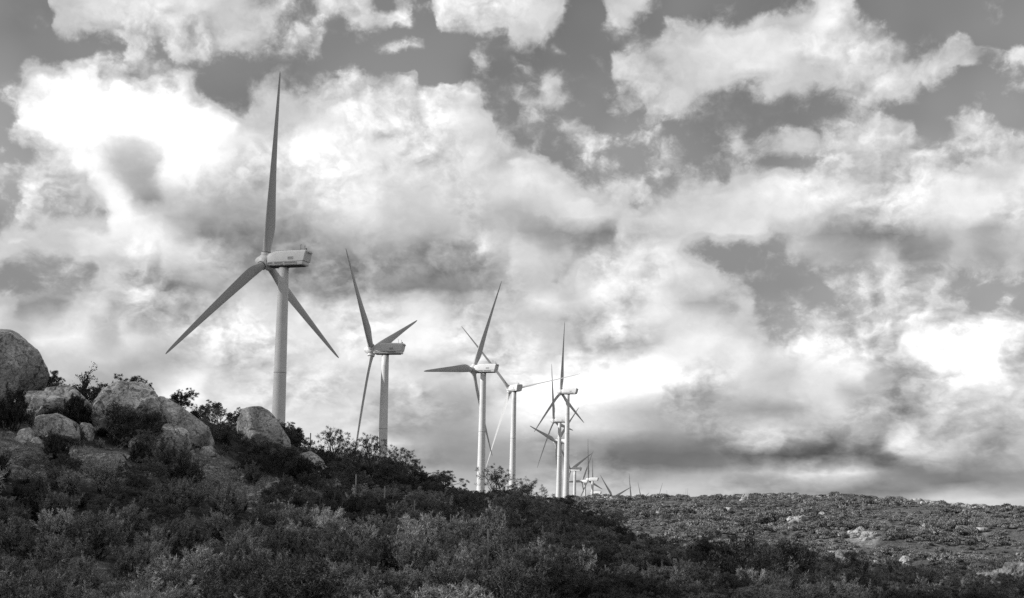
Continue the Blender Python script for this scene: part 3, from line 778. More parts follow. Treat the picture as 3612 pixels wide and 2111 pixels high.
def rock_mesh(planes, p, seed, sub, amp, mat_, size, block=0.6):
    """rounded polyhedron cut by planes (normal, distance), roughened by noise"""
    d, f = ICO[sub]
    s = np.zeros(len(d))
    for n, h in planes:
        n = np.asarray(n, float); n = n / np.linalg.norm(n)
        s += (np.maximum(d @ n, 0) / h) ** p
    r = s ** (-1.0 / p)
    v = d * r[:, None]
    out = []
    off = Vector((seed * 7.3, seed * 3.1, seed * 1.7))
    for q in v:
        w = Vector(q) / size
        nz = mnoise.fractal(w * 1.3 + off, 0.8, 2.0, 3) * 0.8 + mnoise.fractal(w * 5.0 + off, 0.6, 2.0, 4) * 0.35
        ww = w * 1.25 + off + 0.22 * mnoise.noise_vector(w * 2.5 + off)
        dist, cp = mnoise.voronoi(ww)
        step_ = mnoise.cell(cp[0] * 3.7) * 1.1          # broken blocks stand proud of each other
        groove = max(0.0, 1 - (dist[1] - dist[0]) / 0.06)
        out.append(Vector(q) * (1 + amp * nz + (amp * block * (step_ - 2.6 * groove) if sub >= 3 else 0.0)))
    me = bpy.data.meshes.new('boulder')
    me.from_pydata([o[:] for o in out], [], f)
    me.polygons.foreach_set('use_smooth', [True] * len(me.polygons))
    me.set_sharp_from_angle(angle=radians(26))
    me.materials.append(mat_)
    me.update()
    return me

def rand_planes(g, sx, sy, sz, n=12):
    pl = []
    for _ in range(n):
        d = g.normal(size=3); d /= np.linalg.norm(d)
        h = sqrt((d[0] * sx) ** 2 + (d[1] * sy) ** 2 + (d[2] * sz) ** 2) * g.uniform(0.82, 1.05)
        pl.append((d, h))
    for d, h in (((1, 0, 0), sx), ((-1, 0, 0), sx), ((0, 1, 0), sy), ((0, -1, 0), sy), ((0, 0, 1), sz), ((0, 0, -1), sz)):
        pl.append((d, h))
    return pl

ROCK_SPOTS = []                                        # (x, y, radius) kept free of shrubs
def outline_boulder(poly, foot, depth, label, tilt=0.25, p=150, amp=0.05, seed=1, sub=5, block=0.6, group='boulders on the near hill'):
    """poly: the boulder's silhouette (photo at 2520 px); foot: the picture point where it meets the ground"""
    g = at(foot[0] * D2N, foot[1] * D2N, 30)
    r = float(np.hypot(g[0], g[1]))
    r += depth * 0.45
    k = r / (F_PX / D2N)                                # metres per 2520-px pixel at that distance
    cx = sum(q[0] for q in poly) / len(poly); cy = sum(q[1] for q in poly) / len(poly)
    d = ray(cx * D2N, cy * D2N); d = d / sqrt(d[0] ** 2 + d[1] ** 2)
    C = Vector(d * r)
    pts = hull([((x - cx) * k, (cy - y) * k) for x, y in poly])
    pl = []
    n = len(pts)
    rr = random.Random(seed)
    for i in range(n):
        (x0, z0), (x1, z1) = pts[i], pts[(i + 1) % n]
        ex, ez = x1 - x0, z1 - z0
        l = sqrt(ex * ex + ez * ez)
        if l < 1e-6: continue
        nx, nz = ez / l, -ex / l
        h = nx * x0 + nz * z0
        if h < 0.02: continue
        pl.append(((nx, rr.uniform(-0.16, 0.16), nz), h * 1.02))
    hd = depth / 2
    def sup(nv):                                        # chisel some corners off
        return max(max(nv[0] * a + nv[2] * b for a, b in pts), 0.05)
    for _ in range(8):
        th, ph_ = rr.uniform(0, 2 * pi), rr.uniform(-0.2, 1.25)
        nv = (cos(th) * cos(ph_) * 0.95, -sin(ph_), sin(th) * cos(ph_))
        pl.append((nv, (sup(nv) ** 2 + (nv[1] * hd) ** 2) ** 0.5 * rr.uniform(0.90, 1.02)))
    pl += [((tilt * 0.3, -1, tilt), hd), ((-0.35, -1, -0.05), hd * 1.1), ((0.5, -1, 0.3), hd * 1.15), ((0, 1, 0.2), hd), ((0.3, 1, -0.1), hd * 1.1), ((0, -0.5, 1), hd * 1.1 + 0.2)]
    size = max(abs(a) for q in pts for a in q)
    me = rock_mesh(pl, p, seed, sub, amp, M_ROCK, size, block)
    o = obj('boulder', me, None, C, -atan2(d[0], d[1]))
    tag(o, label, 'boulder', group)
    ROCK_SPOTS.append((C.x, C.y, max(0.5 * (max(q[0] for q in pts) - min(q[0] for q in pts)), hd) * 0.9))
    return o

outline_boulder([(-90, 850), (-70, 822), (22, 820), (62, 843), (109, 918), (104, 940), (58, 978), (-70, 1012)], (20, 1000), 4.6, 'large dark-cracked boulder cut by the picture edge, highest on the hill', tilt=0.1, seed=3, amp=0.03)
outline_boulder([(36, 1010), (58, 972), (112, 965), (146, 984), (158, 1010), (130, 1036), (60, 1042)], (95, 1040), 2.2, 'flat layered boulder below the large one at the picture edge', tilt=0.6, seed=5)
outline_boulder([(100, 1000), (118, 958), (150, 946), (190, 966), (228, 1000), (234, 1046), (160, 1060), (110, 1050)], (175, 1046), 2.6, 'rounded boulder behind a shrub, between flat boulder and domed boulder', tilt=0.5, seed=7)
outline_boulder([(82, 1090), (92, 1036), (124, 1022), (170, 1030), (194, 1056), (190, 1096)], (135, 1094), 2.2, 'rounded boulder standing lowest of the group by the picture edge', tilt=0.4, seed=9)
outline_boulder([(188, 1060), (202, 1042), (222, 1044), (234, 1062), (226, 1086), (198, 1090)], (212, 1086), 0.9, 'small pale boulder tucked beside the lowest rounded boulder', seed=11, sub=4)
outline_boulder([(230, 1086), (236, 1002), (258, 966), (290, 944), (344, 945), (366, 964), (408, 1016), (412, 1096)], (310, 1088), 3.6, 'broad domed boulder with dark shrub growing before it', tilt=0.35, seed=13)
outline_boulder([(384, 982), (398, 978), (520, 1070), (525, 1098), (505, 1114), (462, 1104)], (480, 1110), 2.4, 'long slab of rock leaning downhill beside the domed boulder', tilt=0.2, p=150, seed=15, amp=0.022, block=0.3)
outline_boulder([(392, 1074), (402, 1046), (428, 1044), (452, 1056), (474, 1082), (468, 1108), (420, 1112), (396, 1098)], (432, 1108), 1.5, 'pale boulder under the leaning slab', tilt=0.5, seed=17, sub=4)
outline_boulder([(316, 1096), (324, 1078), (338, 1073), (354, 1082), (358, 1100), (336, 1110), (318, 1106)], (336, 1106), 0.8, 'small pale angular stone below the domed boulder', p=60, seed=19, sub=4)
outline_boulder([(592, 1130), (589, 1030), (600, 1012), (648, 1006), (664, 1016), (712, 1082), (722, 1130)], (650, 1124), 2.6, 'upright cracked boulder standing in front of the nearest turbine tower', tilt=0.25, p=60, seed=21, amp=0.03)
outline_boulder([(726, 1140), (740, 1118), (764, 1112), (790, 1128), (800, 1150), (780, 1168), (738, 1164)], (764, 1164), 1.4, 'pale low boulder beside the fence post on the slope', tilt=0.6, seed=23, sub=4)
outline_boulder([(756, 1166), (772, 1148), (796, 1144), (814, 1158), (816, 1182), (786, 1192), (760, 1184)], (788, 1188), 1.2, 'pale rounded boulder just below the low boulder by the post', tilt=0.6, seed=25, sub=4)
for i, (x, y, w, lab) in enumerate([(66, 1078, 26, 'small stone on bare ground below the flat boulder, larger one'), (48, 1088, 16, 'small flat stone lying at the edge of the bare patch'), (90, 1090, 14, 'small stone against the foot of the lowest rounded boulder'),
                                    (820, 1192, 20, 'small stone in the scrub below the pale boulders'), (206, 1416, 20, 'pale stone among dry grass at the bottom of the hill'), (512, 1116, 22, 'flat stone at the foot of the leaning slab')]):
    outline_boulder([(x - w, y), (x - w * 0.6, y - w * 0.7), (x + w * 0.2, y - w * 0.9), (x + w * 0.9, y - w * 0.3), (x + w, y + w * 0.3), (x - w * 0.5, y + w * 0.5)], (x, y + w * 0.4), 0.5, lab, seed=40 + i, sub=3, amp=0.05)

# outcrops on the far slope: every rock of some size is its own boulder
FAR_ROCKS = [  # picture points (3612 px) of the foot, width in px, height share, label
 (2795, 1842, 30, 0.6, 'pale boulder lying alone on the sunlit slope, wider of the pair'), (2822, 1840, 34, 0.55, 'pale boulder lying alone on the sunlit slope, humped one of the pair'),
 (3002, 1888, 26, 0.5, 'low grey rock at the edge of the mid-slope outcrop'), (3032, 1890, 36, 0.8, 'tallest rock of the mid-slope outcrop'), (3058, 1893, 30, 0.6, 'rounded rock in the middle of the mid-slope outcrop'), (3080, 1892, 34, 0.4, 'flat rock of the mid-slope outcrop'), (3046, 1898, 22, 0.5, 'small rock in front of the mid-slope outcrop'),
 (2856, 1952, 38, 0.45, 'flat pale rock uphill of the sandy track'), (2936, 1968, 46, 0.5, 'low broad boulder beside the big pale boulder'), (2984, 1984, 64, 0.62, 'biggest pale boulder on the lower slope'), (3020, 1962, 30, 0.6, 'small boulder perched behind the biggest pale boulder'), (2952, 1988, 36, 0.5, 'boulder at the foot of the biggest pale boulder'), (3004, 1946, 24, 0.5, 'stone uphill of the biggest pale boulder'),
 (3192, 1996, 36, 0.9, 'narrow pale rock in the scrub beside the sandy track'), (3230, 2004, 20, 0.6, 'small pale rock below the narrow one'),
 (3480, 2048, 70, 0.35, 'flat pale slab at the near side of the corner outcrop'), (3530, 2040, 46, 0.75, 'round boulder at the top of the corner outcrop'), (3574, 2052, 80, 0.75, 'large ribbed boulder of the corner outcrop'), (3600, 2072, 60, 0.4, 'low slab at the foot of the corner outcrop'), (3548, 2072, 50, 0.4, 'flat rock below the round boulder of the corner outcrop'), (3620, 2036, 44, 0.6, 'boulder of the corner outcrop cut by the picture edge'),
 (2632, 1762, 26, 0.7, 'white block standing on the ridge line'), (2618, 1770, 20, 0.5, 'white rock leaning against the block on the ridge line'),
 (3222, 1772, 20, 0.7, 'white rock at the near end of the ridge outcrop'), (3240, 1776, 24, 0.7, 'second rock of the ridge outcrop'), (3256, 1774, 22, 0.8, 'pointed rock of the ridge outcrop'), (3274, 1778, 20, 0.6, 'low rock of the ridge outcrop'), (3292, 1782, 24, 0.6, 'square rock of the ridge outcrop'), (3312, 1782, 20, 0.7, 'last rock of the ridge outcrop'),
 (3360, 1786, 18, 0.6, 'white stone on the falling ridge line'), (3470, 1794, 20, 0.7, 'white stone where the ridge falls lowest'), (3600, 1796, 26, 0.7, 'pale rock at the far end of the ridge'),
 (3466, 1876, 40, 0.3, 'flat bare rock high on the far slope'), (2570, 1800, 20, 0.5, 'small pale rock under the ridge'), (2900, 1818, 22, 0.5, 'small pale rock above the mid-slope outcrop'),
]
for i, (x, y, w, hs, lab) in enumerate(FAR_ROCKS):
    p = at(x, y, 150)
    r = float(np.hypot(p[0], p[1]))
    wm = w / F_PX * r * 0.66
    g = np.random.default_rng(100 + i)
    me = rock_mesh(rand_planes(g, wm, wm * 0.8, wm * hs * 1.05), 18, 60 + i, 3 if w < 28 else 4, 0.10, M_ROCKFAR, wm, 0.9)
    o = obj('boulder', me, None, (p[0], p[1], float(ground_z(p[0], p[1])) + wm * hs * 0.45), g.uniform(0, 6.28))
    tag(o, lab, 'boulder', 'rocks on the far slope')
    ROCK_SPOTS.append((p[0], p[1], wm * 1.2))
    if r > 100:                                        # keep the view of the rock open
        for q in (1.5, 3.0, 4.5, 6.5):
            ROCK_SPOTS.append((p[0] * (1 - q * wm / r), p[1] * (1 - q * wm / r), wm * 1.1))

# ------------------------------------------------------------------ fence posts
POSTS = [(765, 1066, 1112, 'thin fence post standing against the sky above the pale boulders'), (876, 1168, 1186, 'fence post nearly buried in scrub, between sky post and leaning row'), (947, 1197, 1242, 'short pale fence post in the scrub, third down the slope'),
         (1022, 1232, 1292, 'tallest pale fence post, with a pale bush at its foot'), (1111, 1266, 1308, 'dark thin fence post downhill of the tallest one'), (1203, 1302, 1336, 'pale fence post low in the dark scrub'), (1343, 1366, 1384, 'lowest fence post, only its tip above the scrub')]
POST_SPOTS = []
for i, (x, y0, y1, lab) in enumerate(POSTS):
    # posts stand 1.5 m tall on the slope: walk out along the view line until that fits
    d = ray(x * D2N, y0 * D2N); d = d / sqrt(d[0] ** 2 + d[1] ** 2)
    rs = np.linspace(40, 100, 600)
    hh = d[2] * rs - ground_z(d[0] * rs, d[1] * rs)
    ok = np.nonzero(hh < 1.5)[0]
    r = float(rs[ok[0]]) if len(ok) else 74.0
    top = d * r
    gz = float(ground_z(top[0], top[1]))
    hgt = max(top[2] - gz, 1.2)
    b = MB()
    w = 0.032
    lean = random.uniform(-0.03, 0.03)
    b.loft([[(s * w * k + lean * z, t * w * k, z) for s, t in ((-1, -0.7), (1, -0.7), (1, 0.7), (-1, 0.7))] for z, k in ((-0.4, 1.0), (0.3, 1.0), (hgt * 0.6, 0.97), (hgt - 0.03, 0.95), (hgt, 0.7))])
    o = obj('fence_post', b.mesh('fence_post', M_POST), None, (top[0], top[1], gz), random.uniform(-0.4, 0.4))
    tag(o, lab, 'fence post', 'fence posts down the slope')
    POST_SPOTS.append((top[0], top[1], hgt))

# ------------------------------------------------------------------ shrubs
def unit(v):
    return v / (np.linalg.norm(v, axis=-1, keepdims=True) + 1e-9)

def needle_tris(P, Dn, L_, W_, g):
    side = unit(np.cross(Dn, g.normal(size=Dn.shape)))
    L_ = L_ * g.uniform(0.6, 1.25, (len(P), 1)); W_ = W_ * g.uniform(0.7, 1.3, (len(P), 1))
    return np.stack([P - side * W_ / 2, P + side * W_ / 2, P + Dn * L_], 1).reshape(-1, 3)

def leaf_quads(P, g, L_, W_, upb=0.4):
    a = unit(g.normal(size=P.shape) + np.array([0, 0, upb])); b = unit(np.cross(a, g.normal(size=P.shape)))
    s = g.uniform(0.6, 1.2, (len(P), 1))
    return np.stack([P, P + a * L_ * 0.5 * s + b * W_ * s, P + a * L_ * s, P + a * L_ * 0.5 * s - b * W_ * s], 1).reshape(-1, 3)

def curve(p0, d, length, up, g, n=4, wob=0.18):
    pts = [np.array(p0, float)]
    d = unit(np.array(d, float))
    for i in range(n):
        d = unit(d + np.array([0, 0, up]) / n + g.normal(size=3) * wob)
        pts.append(pts[-1] + d * length / n)
    return np.array(pts), d

def needle_shrub(seed, H=1.45, R=1.05, stems=19, wands=11, nn=72):
    g = np.random.default_rng(seed)
    wood, fol = MB(), []
    for s in range(stems):
        az = g.uniform(0, 2 * pi); el = radians(g.uniform(22, 86))
        d = np.array([cos(az) * cos(el), sin(az) * cos(el), sin(el)])
        ln = (R * cos(el) ** 2 + H * sin(el) ** 2) * g.uniform(0.55, 0.85)
        pts, dd = curve((g.normal() * 0.08, g.normal() * 0.08, -0.1), d, ln, 0.35, g)
        wood.tube(pts, np.linspace(0.022, 0.009, len(pts)), 3, cap=False)
        for w in range(wands):
            t = g.uniform(0.35, 1.0) * (len(pts) - 1); i = min(int(t), len(pts) - 2)
            p = pts[i] + (pts[i + 1] - pts[i]) * (t - i)
            wd = unit(dd * 0.6 + g.normal(size=3) * 0.55 + np.array([0, 0, 0.75]))
            wl = g.uniform(0.22, 0.5) * (H / 1.45)
            wp, we = curve(p, wd, wl, 0.2, g, 3, 0.12)
            wood.tube(wp, [0.006, 0.005, 0.004, 0.003], 3, cap=False)
            tt = g.uniform(0.15, 1.0, nn) * 3; ii = np.minimum(tt.astype(int), 2)
            P = wp[ii] + (wp[ii + 1] - wp[ii]) * (tt - ii)[:, None] + g.normal(size=(nn, 3)) * 0.018
            Dn = unit(unit(wp[ii + 1] - wp[ii]) * 0.8 + g.normal(size=(nn, 3)) * 0.65)
            fol.append(needle_tris(P, Dn, 0.078, 0.020, g))
    return wood, np.concatenate(fol), 3

def ribbon_shrub(seed, H=2.8, R=1.7, stems=7, tufts=4, nn=46):
    g = np.random.default_rng(seed)
    wood, fol = MB(), []
    def rec(p, d, ln, rad, lev):
        pts, dd = curve(p, d, ln, 0.25, g, 4, 0.2)
        wood.tube(pts, np.linspace(rad, rad * 0.6, len(pts)), 4 if lev < 2 else 3, cap=False)
        if lev == 3:
            for k in range(2):
                c = pts[-1] + g.normal(size=3) * 0.05
                Dn = unit(g.normal(size=(nn, 3)) + dd * 0.9 + np.array([0, 0, 0.35]))
                P = c + Dn * g.uniform(0.0, 0.11, (nn, 1)) * np.array([1, 1, 0.75])
                fol.append(needle_tris(P, Dn, 0.085, 0.017, g))
            return
        n = (3, 3, tufts)[lev]
        for k in range(n):
            t = g.uniform(0.5, 1.0) if k else 1.0
            i = min(int(t * 4), 3)
            q = pts[i] + (pts[i + 1] - pts[i]) * (t * 4 - i)
            nd = unit(dd + g.normal(size=3) * (0.55, 0.6, 0.75)[lev] + np.array([0, 0, 0.15]))
            rec(q, nd, ln * g.uniform(0.5, 0.72), rad * 0.6, lev + 1)
    for s in range(stems):
        az = 2 * pi * (s + g.uniform(-0.3, 0.3)) / stems; el = radians(g.uniform(42, 80))
        rec((g.normal() * 0.1, g.normal() * 0.1, -0.15), (cos(az) * cos(el) * R / 1.7, sin(az) * cos(el) * R / 1.7, sin(el)), H * 0.40, 0.035, 0)
    return wood, np.concatenate(fol), 3

def leafy_shrub(seed, H=1.7, R=1.2, stems=11, tw=15, nn=30):
    g = np.random.default_rng(seed)
    wood, fol = MB(), []
    for s in range(stems):
        az = g.uniform(0, 2 * pi); el = radians(g.uniform(25, 85))
        d = np.array([cos(az) * cos(el), sin(az) * cos(el), sin(el)])
        ln = (R * cos(el) ** 2 + H * sin(el) ** 2) * 0.78
        pts, dd = curve((g.normal() * 0.1, g.normal() * 0.1, -0.1), d, ln, 0.2, g)
        wood.tube(pts, np.linspace(0.03, 0.01, len(pts)), 3, cap=False)
        for k in range(tw):
            t = g.uniform(0.3, 1.0) * 4; i = min(int(t), 3)
            p = pts[i] + (pts[i + 1] - pts[i]) * (t - i)
            wp, we = curve(p, unit(dd + g.normal(size=3) * 0.9), g.uniform(0.2, 0.45), 0.2, g, 3)
            wood.tube(wp, [0.008, 0.006, 0.005, 0.004], 3, cap=False)
            tt = g.uniform(0.1, 1.0, nn) * 3; ii = np.minimum(tt.astype(int), 2)
            P = wp[ii] + (wp[ii + 1] - wp[ii]) * (tt - ii)[:, None] + g.normal(size=(nn, 3)) * 0.035
            fol.append(leaf_quads(P, g, 0.06, 0.017))
    return wood, np.concatenate(fol), 4

def twig_shrub(seed, H=1.2, stems=11):
    g = np.random.default_rng(seed)
    wood, fol = MB(), []
    def rec(p, d, ln, rad, lev):
        pts, dd = curve(p, d, ln, 0.15, g, 3, 0.2)
        wood.tube(pts, np.linspace(rad, rad * 0.65, len(pts)), 3, cap=False)
        if lev == 3:
            Dn = unit(g.normal(size=(7, 3)) + dd)
            fol.append(needle_tris(pts[-1] + Dn * 0.02, Dn, 0.05, 0.016, g)); return
        for k in range((4, 3, 3)[lev]):
            t = g.uniform(0.35, 1.0); i = min(int(t * 3), 2)
            q = pts[i] + (pts[i + 1] - pts[i]) * (t * 3 - i)
            rec(q, unit(dd + g.normal(size=3) * 0.7), ln * g.uniform(0.45, 0.7), rad * 0.62, lev + 1)
    for s in range(stems):
        az = 2 * pi * s / stems + g.uniform(-0.3, 0.3); el = radians(g.uniform(30, 80))
        rec((0, 0, -0.1), (cos(az) * cos(el), sin(az) * cos(el), sin(el)), H * 0.5, 0.017, 0)
    return wood, np.concatenate(fol), 3

def flower_shrub(seed, H=0.8, R=0.8, n=230):
    g = np.random.default_rng(seed)
    wood, fol = MB(), []
    for s in range(n):
        az = g.uniform(0, 2 * pi); q = sqrt(g.uniform(0, 1)); el = radians(90 - 68 * q)
        d = np.array([cos(az) * cos(el), sin(az) * cos(el), sin(el)])
        ln = (R * cos(el) ** 2 + H * sin(el) ** 2) * g.uniform(0.8, 1.05)
        pts, dd = curve((0, 0, -0.05), d, ln, 0.2, g, 3, 0.08)
        if s % 2 == 0: wood.tube(pts, [0.008, 0.006, 0.005, 0.004], 3, cap=False)
        Dn = unit(g.normal(size=(16, 3)) + np.array([0, 0, 0.8]))
        fol.append(needle_tris(pts[-1] + g.normal(size=(16, 3)) * 0.018, Dn, 0.045, 0.022, g))
    return wood, np.concatenate(fol), 3

KINDS = {
    'needle_shrub': (needle_shrub, M_NEEDLE, M_BARK, [11, 12, 13, 14, 15], {}),
    'tufted_shrub': (ribbon_shrub, M_RIBBON, M_BARK, [21, 22, 23, 24, 25], {}),
    'leafy_shrub': (leafy_shrub, M_LEAF, M_BARK, [31, 32], {}),
    'twiggy_shrub': (twig_shrub, M_GRASS, M_DEADWOOD, [41, 42], {}),
    'flowering_shrub': (flower_shrub, M_FLOWER, M_BARK, [51, 52], {}),
}
SHRUB = {}
for kname, (fn, mf, mw, seeds, kw) in KINDS.items():
    SHRUB[kname] = []
    for vi, sd in enumerate(seeds):
        if sd in (24, 25): kw = dict(stems=6, tufts=2, nn=26)      # open, wispy ones
        wood, fol, k = fn(sd, **kw)
        SHRUB[kname].append((wood.mesh('branches', mw, fix=False), tri_mesh('foliage', fol, mf[vi] if isinstance(mf, list) else mf, k)))

def far_shrub(seed, n, R=1.0, H=1.0, L_=0.34):
    g = np.random.default_rng(seed)
    lob = [(np.array([g.uniform(-0.5, 0.5) * R, g.uniform(-0.5, 0.5) * R, H * g.uniform(0.25, 0.5)]), g.uniform(0.45, 0.7)) for _ in range(5)]
    P = []
    for i in range(n):
        c, s = lob[i % 5]
        d = unit(g.normal(size=3)); d[2] = abs(d[2]) * 1.0 - 0.15
        P.append(c + d * s * R * g.uniform(0.7, 1.0) * np.array([1, 1, 0.85]))
    P = np.array(P)
    Dn = unit(unit(P) * 0.8 + np.array([0, 0, 0.5]) + g.normal(size=P.shape) * 0.6)
    return needle_tris(P - Dn * L_ * 0.4, Dn, L_, L_ * 0.55, g)

def in_any(x, y, spots, extra=0.0):
    return any((x - a) ** 2 + (y - b) ** 2 < (c + extra) ** 2 for a, b, c in spots)

# bare ground seen between the shrubs
BARE = []
for (x, y, rad) in [(40, 1090, 2.0), (100, 1112, 1.4), (30, 1150, 1.2), (200, 1140, 1.8), (260, 1125, 1.6), (70, 1130, 1.2), (310, 1150, 1.2), (130, 1160, 1.0), (230, 1165, 1.0),
                    (520, 1140, 1.9), (545, 1170, 1.9), (570, 1200, 1.9), (520, 1185, 1.2), (600, 1218, 1.6), (560, 1225, 1.2), (690, 1190, 1.3), (730, 1195, 1.2), (655, 1205, 1.0), (200, 1395, 0.9), (225, 1430, 0.9)]:
    p = at(x * D2N, y * D2N, 30)
    k = 1 - 0.7 * rad / sqrt(p[0] ** 2 + p[1] ** 2)
    BARE += [(p[0], p[1], rad), (p[0] * k, p[1] * k, rad * 0.9)]

def sandy(spots, base_far=0.35):
    me = bpy.data.objects['ground'].data
    co = np.empty(len(me.vertices) * 3); me.vertices.foreach_get('co', co); co = co.reshape(-1, 3)
    v = base_far * sstep(np.hypot(co[:, 0], co[:, 1]), 140, 260)
    for a, b, c in spots:
        d2 = (co[:, 0] - a) ** 2 + (co[:, 1] - b) ** 2
        v = np.maximum(v, np.exp(-(d2 / (c * 1.1) ** 2) ** 2))
    at_ = me.attributes.new('sand', 'FLOAT', 'POINT')
    at_.data.foreach_set('value', v.astype(np.float32))

placed = []        # kind, variant, x, y, rot, scale, label
def hero(kind, var, x, foot_y, width, label, aspect=1.0, r=None):
    """a shrub one can point to: foot at a picture point (2520 px), width in picture px"""
    base = {'needle_shrub': 2.3, 'tufted_shrub': 3.4, 'leafy_shrub': 2.6, 'twiggy_shrub': 1.7, 'flowering_shrub': 1.6}[kind]
    if r is None:
        p = at(x * D2N, foot_y * D2N, 24)
    else:
        d = ray(x * D2N, foot_y * D2N); d = d / sqrt(d[0] ** 2 + d[1] ** 2); p = d * r
        if r > 80:                                      # skyline shrubs stand on the crest
            cr_ = float(np.interp(atan2(d[0], d[1]), _NAZ, _NR)); p = d * (cr_ + (r - 92) * 0.5)
    rr = sqrt(p[0] ** 2 + p[1] ** 2)
    s = width * D2N / F_PX * rr / base
    placed.append((kind, var, p[0], p[1], random.uniform(0, 6.28), (s, s, s * aspect), label))
H = hero
H('tufted_shrub', 3, 862, 1180, 120, 'dark wispy shrub against the sky between fence post and second turbine', 1.15, r=88)
H('leafy_shrub', 0, 205, 985, 185, 'dark leafy shrub against the sky behind the boulders', 1.05, r=88)
H('needle_shrub', 0, 30, 1062, 150, 'dark round shrub at the picture edge below the highest boulder', 1.25)
H('needle_shrub', 0, 182, 1056, 125, 'dark shrub growing before the rounded boulder', 1.2)
H('leafy_shrub', 1, 290, 1098, 165, 'dark branching shrub at the foot of the domed boulder', 1.2)
H('tufted_shrub', 0, 350, 1096, 150, 'dark tufted shrub before the domed boulder, beside the slab', 0.95)
H('needle_shrub', 0, 130, 1146, 130, 'upright needle shrub at the edge of the bare patch', 1.1)
H('needle_shrub', 1, 185, 1090, 70, 'small shrub between lowest rounded boulder and small pale one', 1.2)
H('needle_shrub', 1, 415, 1190, 160, 'big dark shrub in the middle of the slope below the slab', 1.25)
H('needle_shrub', 0, 350, 1165, 110, 'dark shrub beside the big one below the pale angular stone', 1.3)
H('needle_shrub', 1, 475, 1205, 110, 'dark shrub at the near edge of the stony bare patch', 1.2)
H('needle_shrub', 1, 618, 1198, 100, 'round shrub alone in the stony bare patch', 1.1)
H('tufted_shrub', 0, 690, 1182, 150, 'big dark tufted shrub below the upright cracked boulder', 0.95)
H('needle_shrub', 0, 740, 1190, 100, 'dark shrub beside the pale low boulder', 1.2)
H('tufted_shrub', 4, 525, 1120, 120, 'open branching shrub against the sky between slab and upright boulder', 1.0, r=86)
H('leafy_shrub', 0, 560, 1110, 110, 'dark leafy shrub between the slab and the upright boulder', 1.0, r=84)
H('tufted_shrub', 3, 420, 1005, 100, 'wispy shrub against the sky above the leaning slab', 0.8, r=90)
H('tufted_shrub', 3, 370, 990, 80, 'wispy shrub just behind the domed boulder top', 0.7, r=91)
H('twiggy_shrub', 0, 712, 1100, 70, 'bare twigs against the sky beside the upright boulder', 1.1, r=87)
H('tufted_shrub', 4, 815, 1165, 150, 'wispy tufted shrub against the sky beside the fence post', 1.2, r=86)
H('tufted_shrub', 4, 905, 1190, 150, 'wispy shrub against the sky before the second turbine tower', 1.2, r=88)
H('tufted_shrub', 4, 975, 1205, 130, 'wispy shrub just past the second turbine tower', 1.1, r=90)
H('tufted_shrub', 1, 1080, 1245, 130, 'dark tufted shrub between second and third turbine', 0.75, r=92)
H('tufted_shrub', 3, 1222, 1275, 150, 'tall tufted shrub with bare branches before the third turbine tower', 1.05, r=96)
H('tufted_shrub', 3, 1298, 1275, 130, 'tall tufted shrub with bare branches before the fourth turbine tower', 0.95, r=98)
H('tufted_shrub', 1, 1390, 1290, 110, 'dark tufted shrub where the near hill meets the far slope', 0.8, r=100)
H('tufted_shrub', 2, 1500, 1310, 100, 'dark tufted shrub against the far sunlit slope', 0.9, r=98)
H('leafy_shrub', 0, 1835, 1474, 215, 'tall dark bush standing against the sunlit slope', 1.6, r=48)
H('leafy_shrub', 1, 1945, 1490, 200, 'second tall dark bush against the sunlit slope', 1.45, r=46)
H('leafy_shrub', 0, 1690, 1440, 150, 'dark bush beside the tall bushes against the sunlit slope', 0.9, r=56)
H('twiggy_shrub', 1, 330, 1480, 187, 'pale leafless twiggy shrub at the very bottom of the slope', 1.2, r=30)
H('twiggy_shrub', 0, 60, 1490, 150, 'pale twiggy shrub in the bottom corner by dry grass', 1.0, r=30)
H('twiggy_shrub', 1, 720, 1500, 137, 'thin pale twiggy shrub at the bottom edge below the slope', 0.9, r=30)
H('twiggy_shrub', 0, 1140, 1490, 125, 'thin pale twiggy shrub at the bottom edge, mid picture', 0.9, r=30)
H('twiggy_shrub', 1, 1620, 1470, 137, 'pale twiggy shrub at the foot of the dark bushes', 0.9, r=30)
H('flowering_shrub', 0, 950, 1385, 110, 'pale flowering shrub in the middle of the dark scrub', 0.7)
H('flowering_shrub', 1, 1022, 1300, 70, 'pale bush at the foot of the tallest fence post', 0.7)
H('flowering_shrub', 1, 60, 1195, 90, 'pale flowering shrub near the picture edge below the bare ground', 0.8)
H('flowering_shrub', 0, 216, 1282, 40, 'small pale flower spikes in the scrub below the bare patch', 1.2)
H('flowering_shrub', 0, 600, 1490, 70, 'pale flowering shrub at the bottom edge', 0.8, r=36)

